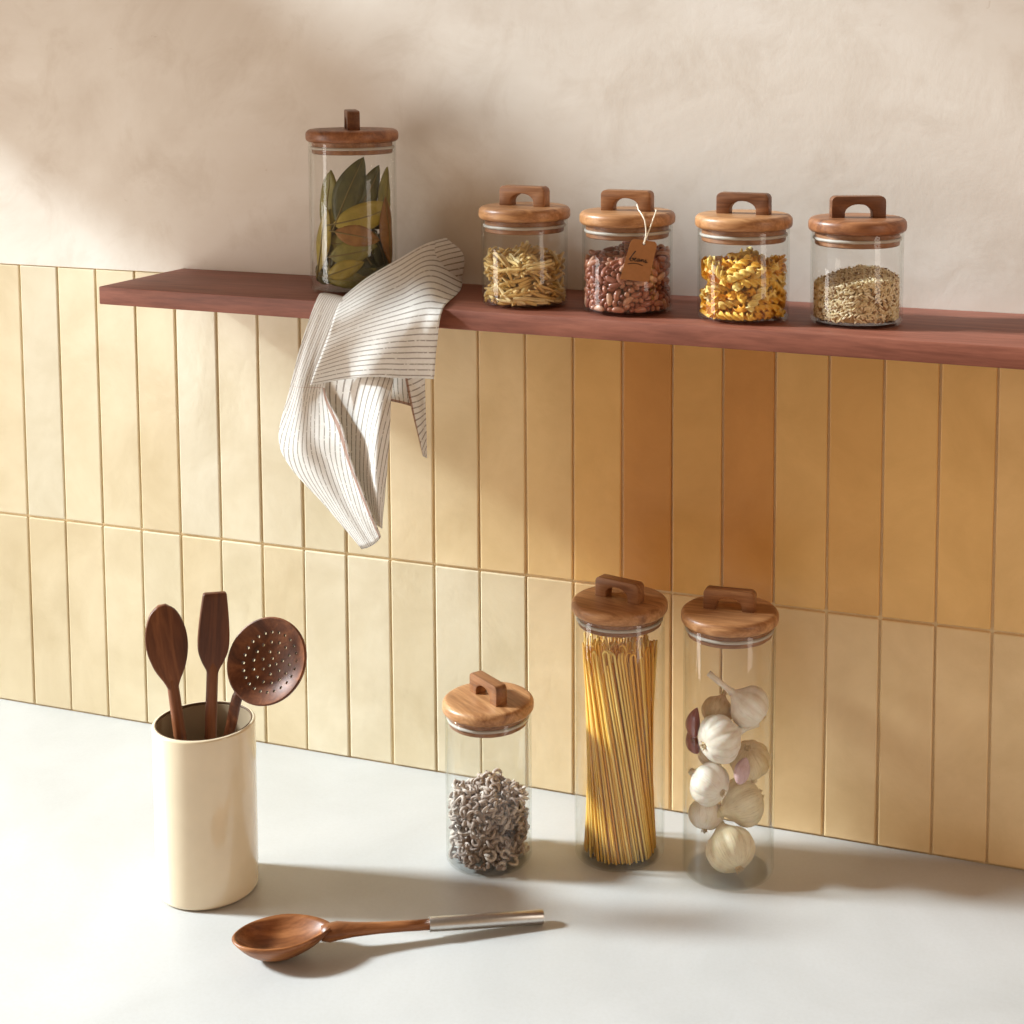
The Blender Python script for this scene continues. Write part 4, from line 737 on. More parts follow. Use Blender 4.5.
    -122,68,375,155,-73,-83,462,73,233,104,452,192,-43,83,34,343,502,285,-255,171,273,274,264,366,179,-199,-369,207,66,256,676,9,28,71,-494,35,80,743,214,300,-256,-220,
    -17,78,695,408,-286,41,10,2,-132,127,313,95,-327,190,-271,221,572,421,-215,120,109,-82,218,132,37,-489,52,-83,-104,-19,412,230,157,-308,-278,6,-185,682,337,229,-285,-47,
    -81,170,485,320,174,-9,342,183,306,208,106,244,322,275,73,112,708,116,34,-459,158,124,141,462,46,119,483,21,203,214,692,8,412,-111,260,-93,187,632,488,94,-57,-3,
    197,191,345,256,36,-34,427,-192,-45,163,125,49,479,-54,258,-67,263,110,-360,291,152,-288,200,295,80,351,71,-339,60,314,559,188,-27,-158,435,-206,-39,585,22,-69,-196,454,
    -160,213,57,265,70,-76,411,192,105,192,346,273,2,-236,-287,209,187,147,-254,-76,-398,-9,-27,276,199,92,-217,393,77,104,233,475,114,-11,107,65,26,189,355,309,-115,-123,
    -207,2,532,355,258,224,-86,132,98,165,435,43,-133,-203,-129,51,48,256,-310,47,293,8,-72,53,18,112,457,169,31,175,62,179,132,408,-185,-26,-110,156,120,28,-40,-483,
    -1,235,484,144,-358,304,95,-272,213,613,85,248,414,101,-3,-57,386,26,-262,-276,-323,181,170,427,268,-146,368,148,41,75,457,275,251,130,-308,-106,325,538,269,214,68,357,
    221,190,56,252,318,-174,235,82,256,514,457,109,5,-171,69,273,149,145,112,386,260,131,-81,486,64,-449,-191,-89,-315,142,558,209,-3,-156,427,77,147,553,395,-70,-296,40,
    -47,115,243,213,238,-371,101,-28,-23,402,306,235,-230,219,106,240,733,420,254,-81,-49,-92,-39,678,150,186,-439,13,-214,147,40,15,-103,139,-469,-70,84,58,439,213,39,-103,
    -245,43,606,113,13,-362,-326,-81,152,600,14,317,-51,383,70,-31,572,239,-17,91,429,-245,17,664,71,464,-60,-161,-71,118,696,270,-73,312,273,-281,105,405,345,-82,-282,212,
    36,248,311,133,-380,172,-241,244,19,631,291,-114,-288,263,-204,7,146,215,-442,-89,28,105,86,530,279,-240,-140,-308,246,-11,581,136,319,195,303,50,45,607,11,396,182,244,
    -66,256,170,445,-160,19,160,142,-100,400,176,-267,190,334,-204,158,122,182,-235,75,395,107,-132,410,112,394,-134,-253,-292,123,585,168,-329,97,323,163,27,263,163,261,-393,19,
    56,-148,482,35,331,229,295,92,-3,167,443,33,-67,219,80,123,342,237,438,16,41,26,350,414,281,-289,244,168,-78,35,466,100,311,65,373,298,138,646,36,-182,464,20,
    307,215,345,330,-247,-186,-212,-53,155,55,75,-14,484,98,182,69,610,273,-399,-49,116,144,53,321,366,-226,-241,-83,-138,239,308,50,-321,-83,371,-31,53,231,293,197,138,326,
    -88,-14,52,68,179,-153,-436,203,-1,475,145,177,248,369,-18,329,197,351,52,333,-113,-135,-101,217,114,203,-433,90,53,219,595,442,-126,-175,-90,-58,360,119,464,53,-87,156,
    121,205,210,388,-64,132,-279,46,225,557,192,308,-268,214,292,205,73,212,82,319,311,63,-65,679,92,-39,-133,471,-58,163,132,377,247,-105,-188,-52,250,456,190,-78,-386,242,
    -210,-57,616,155,-96,-255,389,109,-33,328,175,-398,69,238,202,42,334,406,-222,-33,-186,-7,169,61,303,14,-58,-393,191,235,359,71,-50,-235,-433,30,360,290,88,-218,-252,362,
    -1,-96,605,382,182,26,-265,-79,224,647,273,296,47,292,11,129,317,191,-183,245,346,-72,369,527,261,-356,235,9,246,-43,584,42,-64,-62,490,-93,-135,436,206,-358,130,250,
    -19,256,337,235,1,-420,-135,112,246,115,281,-27,-163,-379,89,25,390,35,475,5,153,103,145,393,278,-284,151,-263,193,9,111,426,-168,135,-149,-93,-7,190,239,108,-212,-369,
    199,87,36,230,372,-238,46,-36,-113,670,281,382,-139,-79,119,234,39,256,146,115,-388,3,124,499,38,-180,390,253,-126,336,186,213,347,-76,280,97,164,451,27,25,141,478,
    -214,188,486,327,-104,177,318,-26,243,369,124,450,-164,-75,50,-165,690,265,-236,-178,-304,77,15,175,152,43,339,332,13,5,260,144,-219,416,90,-61,149,294,158,316,105,338,
    143,-51,153,306,-80,-286,-260,69,-41,171,228,180,286,289,13,-19,130,48,309,298,-252,119,294,222,139,44,-454,-150,130,315,694,358,112,-309,-119,37,98,34,147,417,-186,-141,
    -48,35,430,12,-103,294,-391,100,246,533,323,-201,-20,-324,-221,153,238,146,-129,460,-20,148,-140,227,479,95,-49,95,171,-46,147,248,-29,-123,-415,-1,148,452,124,-45,-384,-291,
    186,176,640,222,147,-421,-38,-262,67,464,400,61,-5,294,8,8,180,381,-63,317,-18,34,39,663,415,269,25,-66,245,268,56,183,-450,111,42,-130,104,180,92,-442,-70,-204,
    -93,-49,502,363,148,281,132,-143,137,281,58,-360,78,333,-108,255,380,165,432,-188,24,-68,-63,622,275,9,-416,34,269,155,186,360,-176,161,251,60,-212,603,161,-134,452,49,
    225,254,523,22,52,-120,482,245,28,441,471,45,106,121,-151,186,592,109,-396,49,280,-212,109,150,203,409,-24,-202,28,94,584,18,-29,239,-438,-168,-96,502,92,-190,-453,2,
    -67,259,142,99,298,-118,-371,275,134,588,101,-223,28,-435,137,-76,594,32,-392,-81,298,-232,211,155,69,-479,-115,47,8,226,251,224,-241,-366,87,-302,110,614,375,44,118,306,
    -318,135,497,118,202,-424,124,-72,299,431,208,72,425,-144,267,244,598,470,147,-15,84,162,-22,228,17,405,-292,11,8,18,500,126,-453,157,-64,-198,22,221,132,-84,98,464,
    284,52,137,161,199,405,-143,-177,193,637,255,86,-418,-54,232,138,511,256,-161,321,-236,113,-75,641,306,-286,-191,194,267,206,425,10,-104,468,-142,61,78,118,67,-105,418,244,
    -78,-133,682,113,-89,412,-244,136,162,286,202,198,150,384,-57,365,671,276,224,-346,58,-249,54,618,133,461,122,-72,120,226,694,91,-466,-137,77,-192,137,201,113,91,451,160,
    67,367,68,395,277,-47,122,-20,276,512,215,-343,86,-280,70,306,514,196,5,284,362,-56,131,191,354,152,-92,-305,303,110,600,281,62,407,42,-302,223,526,146,-36,440,-184,
    232,203,475,150,-132,-398,-227,-157,-32,517,380,-207,-249,-13,40,118,452,400,-124,251,109,25,234,69,94,75,108,-473,-25,335,636,180,422,195,31,-232,204,319,5,37,22,-498,
    -141,68,327,90,364,330,7,-167,108,670,286,-402,46,66,-218,-8,486,333,71,-281,-235,-146,183,506,201,63,-126,435,-106,-96,87,159,197,419,-101,-217,151,680,133,-399,-47,-266,
    150,88,547,116,123,419,213,39,11,64,281,214,121,-333,105,179,546,443,162,-64,-152,124,330,273,140,-8,-429,-215,212,301,511,34,-114,-156,460,-238,200,398,235,393,87,181,
    32,-76,598,144,238,260,-324,-102,67,582,199,-347,-262,145,-16,250,529,116,334,-191,298,-186,280,42,346,5,245,-264,-231,62,484,489,79,-41,-54,280,26,384,144,7,133,-460,
    44,258,713,400,169,-247,-27,30,-187,564,196,25,110,446,-162,321,467,124,457,54,152,-21,13,567,207,-181,76,-411,115,325,118,65,116,194,441,-199,250,452,185,286,285,230,
    75,230,192,10,-350,-348,-78,-220,-13,515,237,-430,79,-50,218,61,202,140,-150,423,170,-240,157,118,297,-46,213,-338,192,51,234,304,55,321,-226,-143,240,552,397,286,-99,22,
    -64,315,205,235,-56,-149,-412,249,-48,437,6,245,-411,143,30,-74,222,77,140,-185,-436,271,155,475,212,259,-353,-116,192,38,140,244,127,-406,-98,246,261,644,373,53,237,227,
    95,216,201,117,-449,166,83,-45,319,599,312,-99,-123,358,159,87,83,154,-175,-193,398,-269,48,570,153,-425,-214,-16,-226,88,450,170,329,-327,76,149,-81,444,454,49,84,186,
    -7,126,31,125,418,168,177,-224,253,54,52,-495,-43,21,226,72,435,417,-180,203,-54,225,114,311,225,-363,209,153,-248,110,325,208,-261,-370,44,185,289,417,225,251,-367,-42,
    -65,147,563,247,-205,60,379,-267,153,200,93,-35,-376,314,-253,263,457,444,56,38,-220,78,82,294,379,-90,274,-153,-34,69,539,243,348,74,254,-167,298,680,1,-221,-327,-308,
    -288,88,224,137,-45,3,-479,-80,149,107,194,-201,246,-334,38,-21,464,113,-19,485,36,47,259,508,438,-179,-47,156,240,140,188,328,260,266,-61,-182,-73,455,48,444,-167,-151,
    269,39,183,106,358,171,-286,-126,248,94,414,24,279,11,220,67,52,241,126,-369,-200,-37,281,104,226,113,-420,97,27,6,293,179,155,-123,-423,-98,-23,555,235,-97,-377,-207,
    284,203,458,21,-148,-235,-415,91,121,571,228,-355,-3,268,137,50,624,227,-430,-71,91,39,93,166,339,-22,-162,330,1,237,628,284,59,298,-277,157,51,587,206,-13,-441,-111,
    -161,62,240,214,-215,186,-351,303,194,458,193,-51,459,0,32,-6,515,152,-152,11,452,52,230,59,88,86,351,-334,245,239,654,30,247,108,420,-172,-52,320,379,273,142,109,
    177,204,331,68,-298,372,-136,218,250,569,159,-24,94,-464,-18,258,118,370,-171,-282,66,-35,190,620,128,-98,-333,336,225,192,416,6,39,219,-448,-4,277,602,333,-200,-49,-311,
    69,254,709,55,-161,-453,-125,100,225,117,212,439,-77,-82,198,-117,410,384,266,95,150,-179,125,519,330,46,-359,97,55,144,128,108,-432,150,172,67,-77,233,274,-146,361,153,
    276,83,595,181,-8,455,101,-52,336,388,72,321,110,-360,144,226,491,280,311,90,-258,-161,31,167,264,-100,-167,377,164,245,619,458,-167,-2,111,-68,113,558,57,-322,-199,322,
    -226,276,522,490,52,-71,41,-172,5,429,276,386,-1,158,-195,156,403,458,-93,-154,88,222,232,267,98,314,267,-266,-128,237,595,306,209,283,181,26,-103,221,109,426,-21,237,
    290,237,259,417,-238,138,31,106,106,418,86,-42,489,-44,-126,148,674,279,-17,247,332,78,44,640,232,439,-25,-58,91,53,339,291,333,-98,212,-148,125,272,315,192,-300,-154,
    -6,178,360,30,-137,423,-226,-290,164,91,35,-121,-440,-201,-2,280,135,174,-374,-105,263,43,-85,134,25,-327,-29,-376,217,177,291,103,275,155,374,61,277,367,284,131,-367,-131,
    9,342,158,376,305,-93,-85,81,344,271,188,-345,-267,157,-43,384,178,329,-1,56,373,-197,182,207,136,-355,199,-256,137,323,594,157,-190,-374,-222,-88,65,452,78,95,-27,484,
    155,280,79,37,490,78,46,106,8,318,195,278,88,356])}

def bean_geo():
    v = []; f = []; nr, ns = 9, 10
    for i in range(nr + 1):
        t = PI * i / nr
        for k in range(ns):
            a = 2 * PI * k / ns
            x = -6.3 * math.cos(t); rr = math.sin(t) ** .85 if 0 < i < nr else 0
            y = 3.3 * rr * math.cos(a); z = 2.95 * rr * math.sin(a)
            y -= .026 * x * x - .3
            v.append((x / 880, y / 880, z / 880))
    for i in range(nr):
        for k in range(ns):
            l = (k + 1) % ns; f.append((i * ns + k, i * ns + l, (i + 1) * ns + l, (i + 1) * ns + k))
    return v, f
def stick_geo():
    # a rolled S-section twist
    v = []; f = []; n = 13
    sec = [(1.9 * math.cos(a) * (1 - .42 * abs(math.sin(a)) ** 3), 1.75 * math.sin(a) * (.62 + .38 * abs(math.cos(a)))) for a in np.linspace(0, 2 * PI, 12, endpoint=False)]
    for i in range(n):
        t = -1 + 2 * i / (n - 1); x = 17.2 * t; y = 1.0 * math.sin(3 * t); tw = t * 1.5; k = 1.08 if 0 < i < n - 1 else .85
        for a, b in sec:
            v.append((x / 1000, (y + k * (a * math.cos(tw) - b * math.sin(tw))) / 1000, k * (a * math.sin(tw) + b * math.cos(tw)) / 1000))
    m = len(sec)
    for i in range(n - 1):
        for k in range(m):
            l = (k + 1) % m; f.append((i * m + k, i * m + l, (i + 1) * m + l, (i + 1) * m + k))
    f += [tuple(range(m)), tuple((n - 1) * m + k for k in range(m))]
    return v, f
def rotini_geo():
    v = []; f = []; n = 31; sec = []
    for b in range(3):
        a0 = 2 * PI * b / 3
        for da, r in ((-1.047, 1.35), (-.30, 3.2), (-.16, 4.55), (.16, 4.55), (.30, 3.2)):
            sec.append((r * math.cos(a0 + da), r * math.sin(a0 + da)))
    m = len(sec)
    for i in range(n):
        t = -1 + 2 * i / (n - 1); x = 14.5 * t; tw = t * 3.9
        for a, b in sec:
            v.append((x / 1000, (a * math.cos(tw) - b * math.sin(tw)) / 1000, (a * math.sin(tw) + b * math.cos(tw)) / 1000))
    for i in range(n - 1):
        for k in range(m):
            l = (k + 1) % m; f.append((i * m + k, i * m + l, (i + 1) * m + l, (i + 1) * m + k))
    f += [tuple(range(m)), tuple((n - 1) * m + k for k in range(m))]
    return v, f
def curl_geo():
    t = np.linspace(-1, 1, 15) * 2.5
    p = np.stack([4.2 * np.cos(t), 4.2 * np.sin(t), t * 1.5], 1); p -= np.array([4.2 * np.mean(np.cos(np.linspace(-1, 1, 7) * 2.3)), 0, 0])
    rad = [2.1e-3 * (.75 if i in (0, 14) else 1) for i in range(15)]
    return tube((p / 1000).tolist(), rad, 8, True, .8, up=(0, 0, 1))

SCALE = {'bean': 1.025, 'stick': 1.04, 'rotini': 1.03, 'curl': 1.13}
JRAD = {'bean': .0492, 'stick': .0482, 'rotini': .0485, 'curl': .0484}
def fill(key, geo, mat, name, label, cat, group, stuffname, jx, jy, jz):
    nv, dat = PACK[key]
    a = np.array(dat).reshape(-1, 7)
    v, f = geo(); mb = MB().add(v, f); me = mb.mesh(name, mat)
    me.set_sharp_from_angle(angle=math.radians(50))
    rz = Matrix.Rotation(beta(jx, jy), 4, 'Z'); T = Matrix.Translation((jx, jy, jz + .0050))
    rest = MB(); V = np.array(v)
    for i, row in enumerate(a):
        X = Vector([c / 1e4 for c in row[:3]]); X.x *= SCALE[key]; X.y *= SCALE[key]; X.z -= .0015; q = Quaternion([c / 500 for c in row[3:]]).normalized()
        Mx = T @ rz @ Matrix.Translation(X) @ q.to_matrix().to_4x4()
        for _ in range(4):                           # keep the piece clear of the glass
            L_ = (T @ rz).inverted() @ Mx
            w_ = V @ np.array(L_.to_3x3()).T + np.array(L_.translation)
            h_ = np.hypot(w_[:, 0], w_[:, 1]); m_ = int(h_.argmax()); ex = h_[m_] - (JRAD[key] - .0019)
            up_ = -.0006 - w_[:, 2].min()
            if ex <= 0 and up_ <= 0: break
            mv = Vector((-w_[m_, 0] / h_[m_] * max(ex, 0), -w_[m_, 1] / h_[m_] * max(ex, 0), max(up_, 0)))
            Mx = (T @ rz) @ Matrix.Translation(mv) @ L_
        if i < nv:
            o = link(name, me, None, Mx); tag(o, label, cat, group)
        else:
            R3 = np.array(Mx.to_3x3()); rest.add((V @ R3.T + np.array(Mx.translation)).tolist(), f)
    o = rest.build(stuffname, mat); tag(o, stufflabel[key], cat, None, 'stuff')
    return o
stufflabel = {'bean': 'mass of beans deeper inside the tagged jar', 'stick': 'mass of twisted stick pasta deeper inside its short jar',
              'rotini': 'mass of spiral pasta deeper inside its short jar', 'curl': 'mass of grey-brown curled pasta deeper inside its medium jar'}
fill('stick', stick_geo, M['stick'], 'pasta_twist', 'pale wheat-coloured stick pasta piece heaped in a short shelf jar', 'pasta', 'stick pasta in the short jar', 'packed_pasta_twists', .0721, -.1209, SZ)
fill('bean', bean_geo, M['bean'], 'dried_bean', 'pink-brown dried bean heaped in the short jar with the tag', 'bean', 'beans in the tagged jar', 'packed_beans', .1947, -.1245, SZ)
fill('rotini', rotini_geo, M['rotini'], 'spiral_pasta', 'golden corkscrew pasta piece heaped in a short shelf jar', 'pasta', 'spiral pasta in the short jar', 'packed_spiral_pasta', .3273, -.1324, SZ)
fill('curl', curl_geo, M['curl'], 'curled_pasta', 'grey-brown curled pasta piece heaped in the medium worktop jar', 'pasta', 'curled pasta in the medium jar', 'packed_curled_pasta', .0464, -.1726, 0)

# grains: uncountable, one object, kept to the outside and the top of the heap
def grains():
    mb = MB(); cs = []
    gv, gf = [], []
    for i, (x, r) in enumerate(((-2.9, .35), (-1.2, 1.1), (1.0, 1.15), (2.9, .4))):
        for k in range(5): gv.append((x / 1000, r * math.cos(2 * PI * k / 5) / 1000, r * math.sin(2 * PI * k / 5) / 1000))
    for i in range(3):
        for k in range(5):
            l = (k + 1) % 5; gf.append((i * 5 + k, i * 5 + l, i * 5 + 5 + l, i * 5 + 5 + k))
    gf += [tuple(range(5)), tuple(range(15, 20))]
    G = np.array(gv); ri = .0480 - .0016 - .0012
    n = 0
    jobs = []
    for i in range(3000):
        jobs.append((ri - random.choice((.0012, .0018, .003, .0042)), random.uniform(0, 2 * PI), None))
    for i in range(1500):
        jobs.append((math.sqrt(random.random()) * (ri - .0032), random.uniform(0, 2 * PI), 'top'))
    for r, a, kind in jobs:
        x, y = r * math.cos(a), r * math.sin(a)
        h = .0475 + .0035 * math.sin(60 * x + 1) + .07 * y + .05 * x
        z = h - abs(random.gauss(0, .002)) if kind else random.uniform(.0074, h)
        q = Quaternion(Vector((random.gauss(0, 1), random.gauss(0, 1), random.gauss(0, 1))).normalized(), random.uniform(0, 6.28))
        if kind is None:
            # lie along the glass
            tn = Vector((-math.sin(a), math.cos(a), 0)); d = (tn * math.cos(random.uniform(0, PI)) + Vector((0, 0, 1)) * random.uniform(-1, 1)).normalized(); x *= .985; y *= .985
            q = d.to_track_quat('X', 'Z')
        R3 = np.array(q.to_matrix())
        mb.add((G @ R3.T + np.array((x, y, z))).tolist(), gf)
        c = random.choice((srgb(232, 216, 178), srgb(222, 202, 158), srgb(240, 228, 198), srgb(206, 182, 136), srgb(150, 116, 78)) if random.random() < .75 else (srgb(232, 216, 178),))
        cs += [c] * len(G)
    core = lathe([(0, .006), (ri - .006, .006), (ri - .006, .042), (0, .045)], 40)
    mb.add(*core); cs += [srgb(190, 166, 122)] * len(core[0])
    m, nt, out = newmat('pale_grains'); b = bsdf(nt, out, .6, .3)
    at = N(nt, 'ShaderNodeAttribute', attribute_name='tint'); nt.links.new(at.outputs['Color'], b.inputs['Base Color'])
    o = mb.build('loose_grain', m, auto=50)
    ca = o.data.color_attributes.new('tint', 'FLOAT_COLOR', 'POINT'); ca.data.foreach_set('color', np.array([(*c, 1) for c in cs], np.float32).ravel())
    o.matrix_world = Matrix.Translation((.4449, -.1167, SZ)) @ Matrix.Rotation(beta(.4449, -.1167), 4, 'Z')
    tag(o, 'pale beige grains filling half of the end shelf jar', 'grain', None, 'stuff')
grains()

# ---------------------------------------------------------------- spaghetti
def spaghetti():
    jx, jy = .1812, -.1111; rz = beta(jx, jy); Mx = Matrix.Translation((jx, jy, 0)) @ Matrix.Rotation(rz, 4, 'Z')
    R = .0432; pts = []; rnd = random.Random(3)
    for _ in range(9000):
        a = rnd.uniform(0, 2 * PI); r = R * math.sqrt(rnd.uniform(.10, 1)); p = (r * math.cos(a), r * math.sin(a))
        if all((p[0] - q[0]) ** 2 + (p[1] - q[1]) ** 2 > .0035 ** 2 for q in pts): pts.append(p)
        if len(pts) >= 270: break
    tw = math.radians(-58); c, s = math.cos(tw), math.sin(tw)
    rad = .00128; zt0 = .262
    def at(p, z):
        t = z / zt0
        qx, qy = c * p[0] - s * p[1], s * p[0] + c * p[1]
        # the foot of the bundle has slid towards the front and right
        return Vector((p[0] * (1 - t) * .95 + qx * t + .0012 * (1 - t), p[1] * (1 - t) * .95 + qy * t, z))
    top = [rnd.uniform(.226, .254) for _ in pts]; used = set(); loops = []
    def segd(a, b, c, d):
        return min((lerp(a, b, p / 6) - lerp(c, d, q / 6)).length for p in range(7) for q in range(7))
    def clear(i, j):
        a, b = at(pts[i], .25), at(pts[j], .25)
        return all(segd(a, b, at(pts[m], .25), at(pts[n], .25)) > .0031 for m, n, _ in loops)
    order = sorted(range(len(pts)), key=lambda i: at(pts[i], .25).y)
    for i in order:
        if len(loops) >= 30: break
        if i in used: continue
        a = at(pts[i], .25)
        cand = [(abs((at(pts[j], .25) - a).length - .0085), j) for j in order if j != i and j not in used and clear(i, j) and .005 < (at(pts[j], .25) - a).length < .0115]
        if not cand: continue
        j = min(cand)[1]; used |= {i, j}; b = at(pts[j], .25)
        zb = rnd.uniform(.241, .251); loops.append((i, j, zb))
    for i, j, zb in loops:
        a, b = at(pts[i], zb), at(pts[j], zb); h = (a - b).length / 2
        for k in range(len(pts)):
            if k in (i, j): continue
            q = at(pts[k], zb); d = b - a; t = max(0, min(1, (q - a).dot(d) / d.dot(d)))
            if (a + d * t - q).length < .0040 and k not in used: top[k] = min(top[k], zb - .006)
    n = 0
    for i, j, zb in loops:
        P = [at(pts[i], lerp(.0052, zb, k / 8)) for k in range(9)]
        a, b = at(pts[i], zb), at(pts[j], zb); mid = (a + b) / 2; h = (a - b).length / 2
        for k in range(1, 8):
            q = PI * k / 8; P.append(mid + (a - mid) * math.cos(q) + Vector((0, 0, 1)) * (h * 1.25 * math.sin(q)))
        P += [at(pts[j], lerp(zb, .0052, k / 8)) for k in range(9)]
        o = MB().add(*tube(P, rad, 6)).build('spaghetti_strand', M['spag']); o.matrix_world = Mx
        tag(o, 'spaghetti strand folded into a loop at its top in the tall jar', 'spaghetti', 'looped spaghetti strands in the tall jar')
    for i, p in enumerate(pts):
        if i in used: continue
        z0 = .0052 if rnd.random() < .8 else rnd.uniform(.006, .02)
        P = [at(p, lerp(z0, top[i], k / 6)) for k in range(7)]
        o = MB().add(*tube(P, rad, 6)).build('spaghetti_strand', M['spag']); o.matrix_world = Mx
        tag(o, 'straight yellow spaghetti strand standing in the tall jar', 'spaghetti', 'straight spaghetti strands in the tall jar')
spaghetti()

# --------------------------------------------------------------- bay leaves
def leaf(mat, a, z, tilt, L, W, rho, label, group, curl=0.0):
    """a: degrees round the jar from its front (positive to the right), tilt: degrees from upright, leaning right"""
    nL, nW = 15, 6
    def P(s, t, off):
        w = W * .5 * max(0, math.sin(PI * min(1, (s + .5) * 1.0))) ** .75 * (1 - .25 * (s + .1))
        u = t * w; l = s * L
        ct, st = math.cos(math.radians(tilt)), math.sin(math.radians(tilt))
        x = l * st + u * ct + curl * L * (s * s - .08) * ct; zz = l * ct - u * st - curl * L * (s * s - .08) * st
        r = rho + off - .0012 * t * t + .0006 * math.sin(9 * s + 4 * t + a)
        ang = math.radians(a) + x / rho - PI / 2
        return (r * math.cos(ang), r * math.sin(ang), z + zz)
    v = []; f = []
    for off in (.0, -.0005):
        b = len(v)
        for i in range(nL + 1):
            for k in range(nW + 1): v.append(P(-.5 + i / nL, -1 + 2 * k / nW, off))
    n1 = (nL + 1) * (nW + 1); w = nW + 1
    for i in range(nL):
        for k in range(nW):
            q = (i * w + k, i * w + k + 1, (i + 1) * w + k + 1, (i + 1) * w + k)
            f.append(q); f.append(tuple(n1 + x for x in reversed(q)))
        for k in (0, nW):
            f.append((i * w + k, (i + 1) * w + k, n1 + (i + 1) * w + k, n1 + i * w + k))
    o = MB().add(v, f).build('bay_leaf', mat)
    Mx = Matrix.Translation((-.1608, -.089, SZ)) @ Matrix.Rotation(beta(-.1608, -.089), 4, 'Z')
    o.matrix_world = Mx
    pp = [P(s, 0, .0003) for s in np.linspace(-.5, .46, 14)]
    a0, a1 = Vector(pp[0]), Vector(pp[1]); pp = [tuple(a0 + (a0 - a1) * 1.3)] + pp
    pr = [.0008] + [lerp(.0009, .0003, i / 13) for i in range(14)]
    MB().add(*tube(pp, pr, 6)).build('midrib', M['petiole'], o)
    tag(o, label, 'leaf', group)
ri = .0511 - .0016 - .0009
sh_l = 'dark olive bay leaf packed behind others in the tall shelf jar'
G_ = 'bay leaves in the tall shelf jar'
special = [
 (M['leaf_dark'], -6, .122, 24, .085, .036, ri - .003, 'broad dark green bay leaf with its tip highest in the jar', .05),
 (M['leaf_olive'], -42, .108, 8, .075, .034, ri - .0045, 'olive bay leaf upright behind the broad dark one', 0),
 (M['leaf_yellow'], 20, .092, 76, .085, .034, ri - .0022, 'yellow-olive bay leaf lying crosswise below the broad dark leaf', -.06),
 (M['leaf_brown'], 6, .069, 102, .058, .026, ri - .0014, 'orange-brown bay leaf lying crosswise at the middle of the jar', .05),
 (M['leaf_olive'], -4, .049, 80, .056, .028, ri - .0030, 'olive bay leaf under the orange-brown crosswise leaf', 0),
 (M['leaf_yellow'], -50, .063, 14, .078, .026, ri - .0008, 'yellow-green bay leaf standing against the glass on the towel-free side', .04),
 (M['leaf_brown'], 58, .072, -8, .082, .030, ri - .0007, 'long brown bay leaf standing against the glass above the towel', .03),
 (M['leaf_yellow'], -14, .030, 70, .050, .022, ri - .0016, 'small bright yellow-green bay leaf low in the dark of the jar', 0),
 (M['leaf_olive'], 62, .116, 6, .062, .034, ri - .0038, 'grey-olive bay leaf upright near the rim over the long brown leaf', 0),
 (M['leaf_dark'], 24, .118, 28, .072, .032, ri - .0058, 'narrow dark bay leaf just behind the highest tip', 0),
]
for m_, a, z, t, L, W, rho, lab, cu in special: leaf(m_, a, z, t, L, W, rho, lab, None, cu)
rl = random.Random(11)
for i in range(58):
    rho = ri - .0070 - i * .00056
    a = (i * 137.5) % 360 - 180
    if i % 3 == 0: a = rl.uniform(-70, 70)
    z = rl.uniform(.020, .088); L = rl.uniform(.056, .072); t = rl.uniform(-75, 75) if i % 4 else rl.choice((80, 95, -85))
    ext = .5 * L * abs(math.cos(math.radians(t))) + .009
    z = max(ext + .006, min(z, .135 - ext))
    leaf(rl.choice((M['leaf_dark'], M['leaf_dark'], M['leaf_dark'], M['leaf_olive'])), a, z, t, L, rl.uniform(.024, .032), rho, sh_l, G_)

for i in range(12):
    leaf(rl.choice((M['leaf_dark'], M['leaf_dark'], M['leaf_olive'])), -105 + 19 * i, rl.uniform(.0165, .024), rl.choice((84, 97, -88)), rl.uniform(.045, .058), rl.uniform(.018, .023), ri - .0036 - .0007 * (i % 5), sh_l, G_)
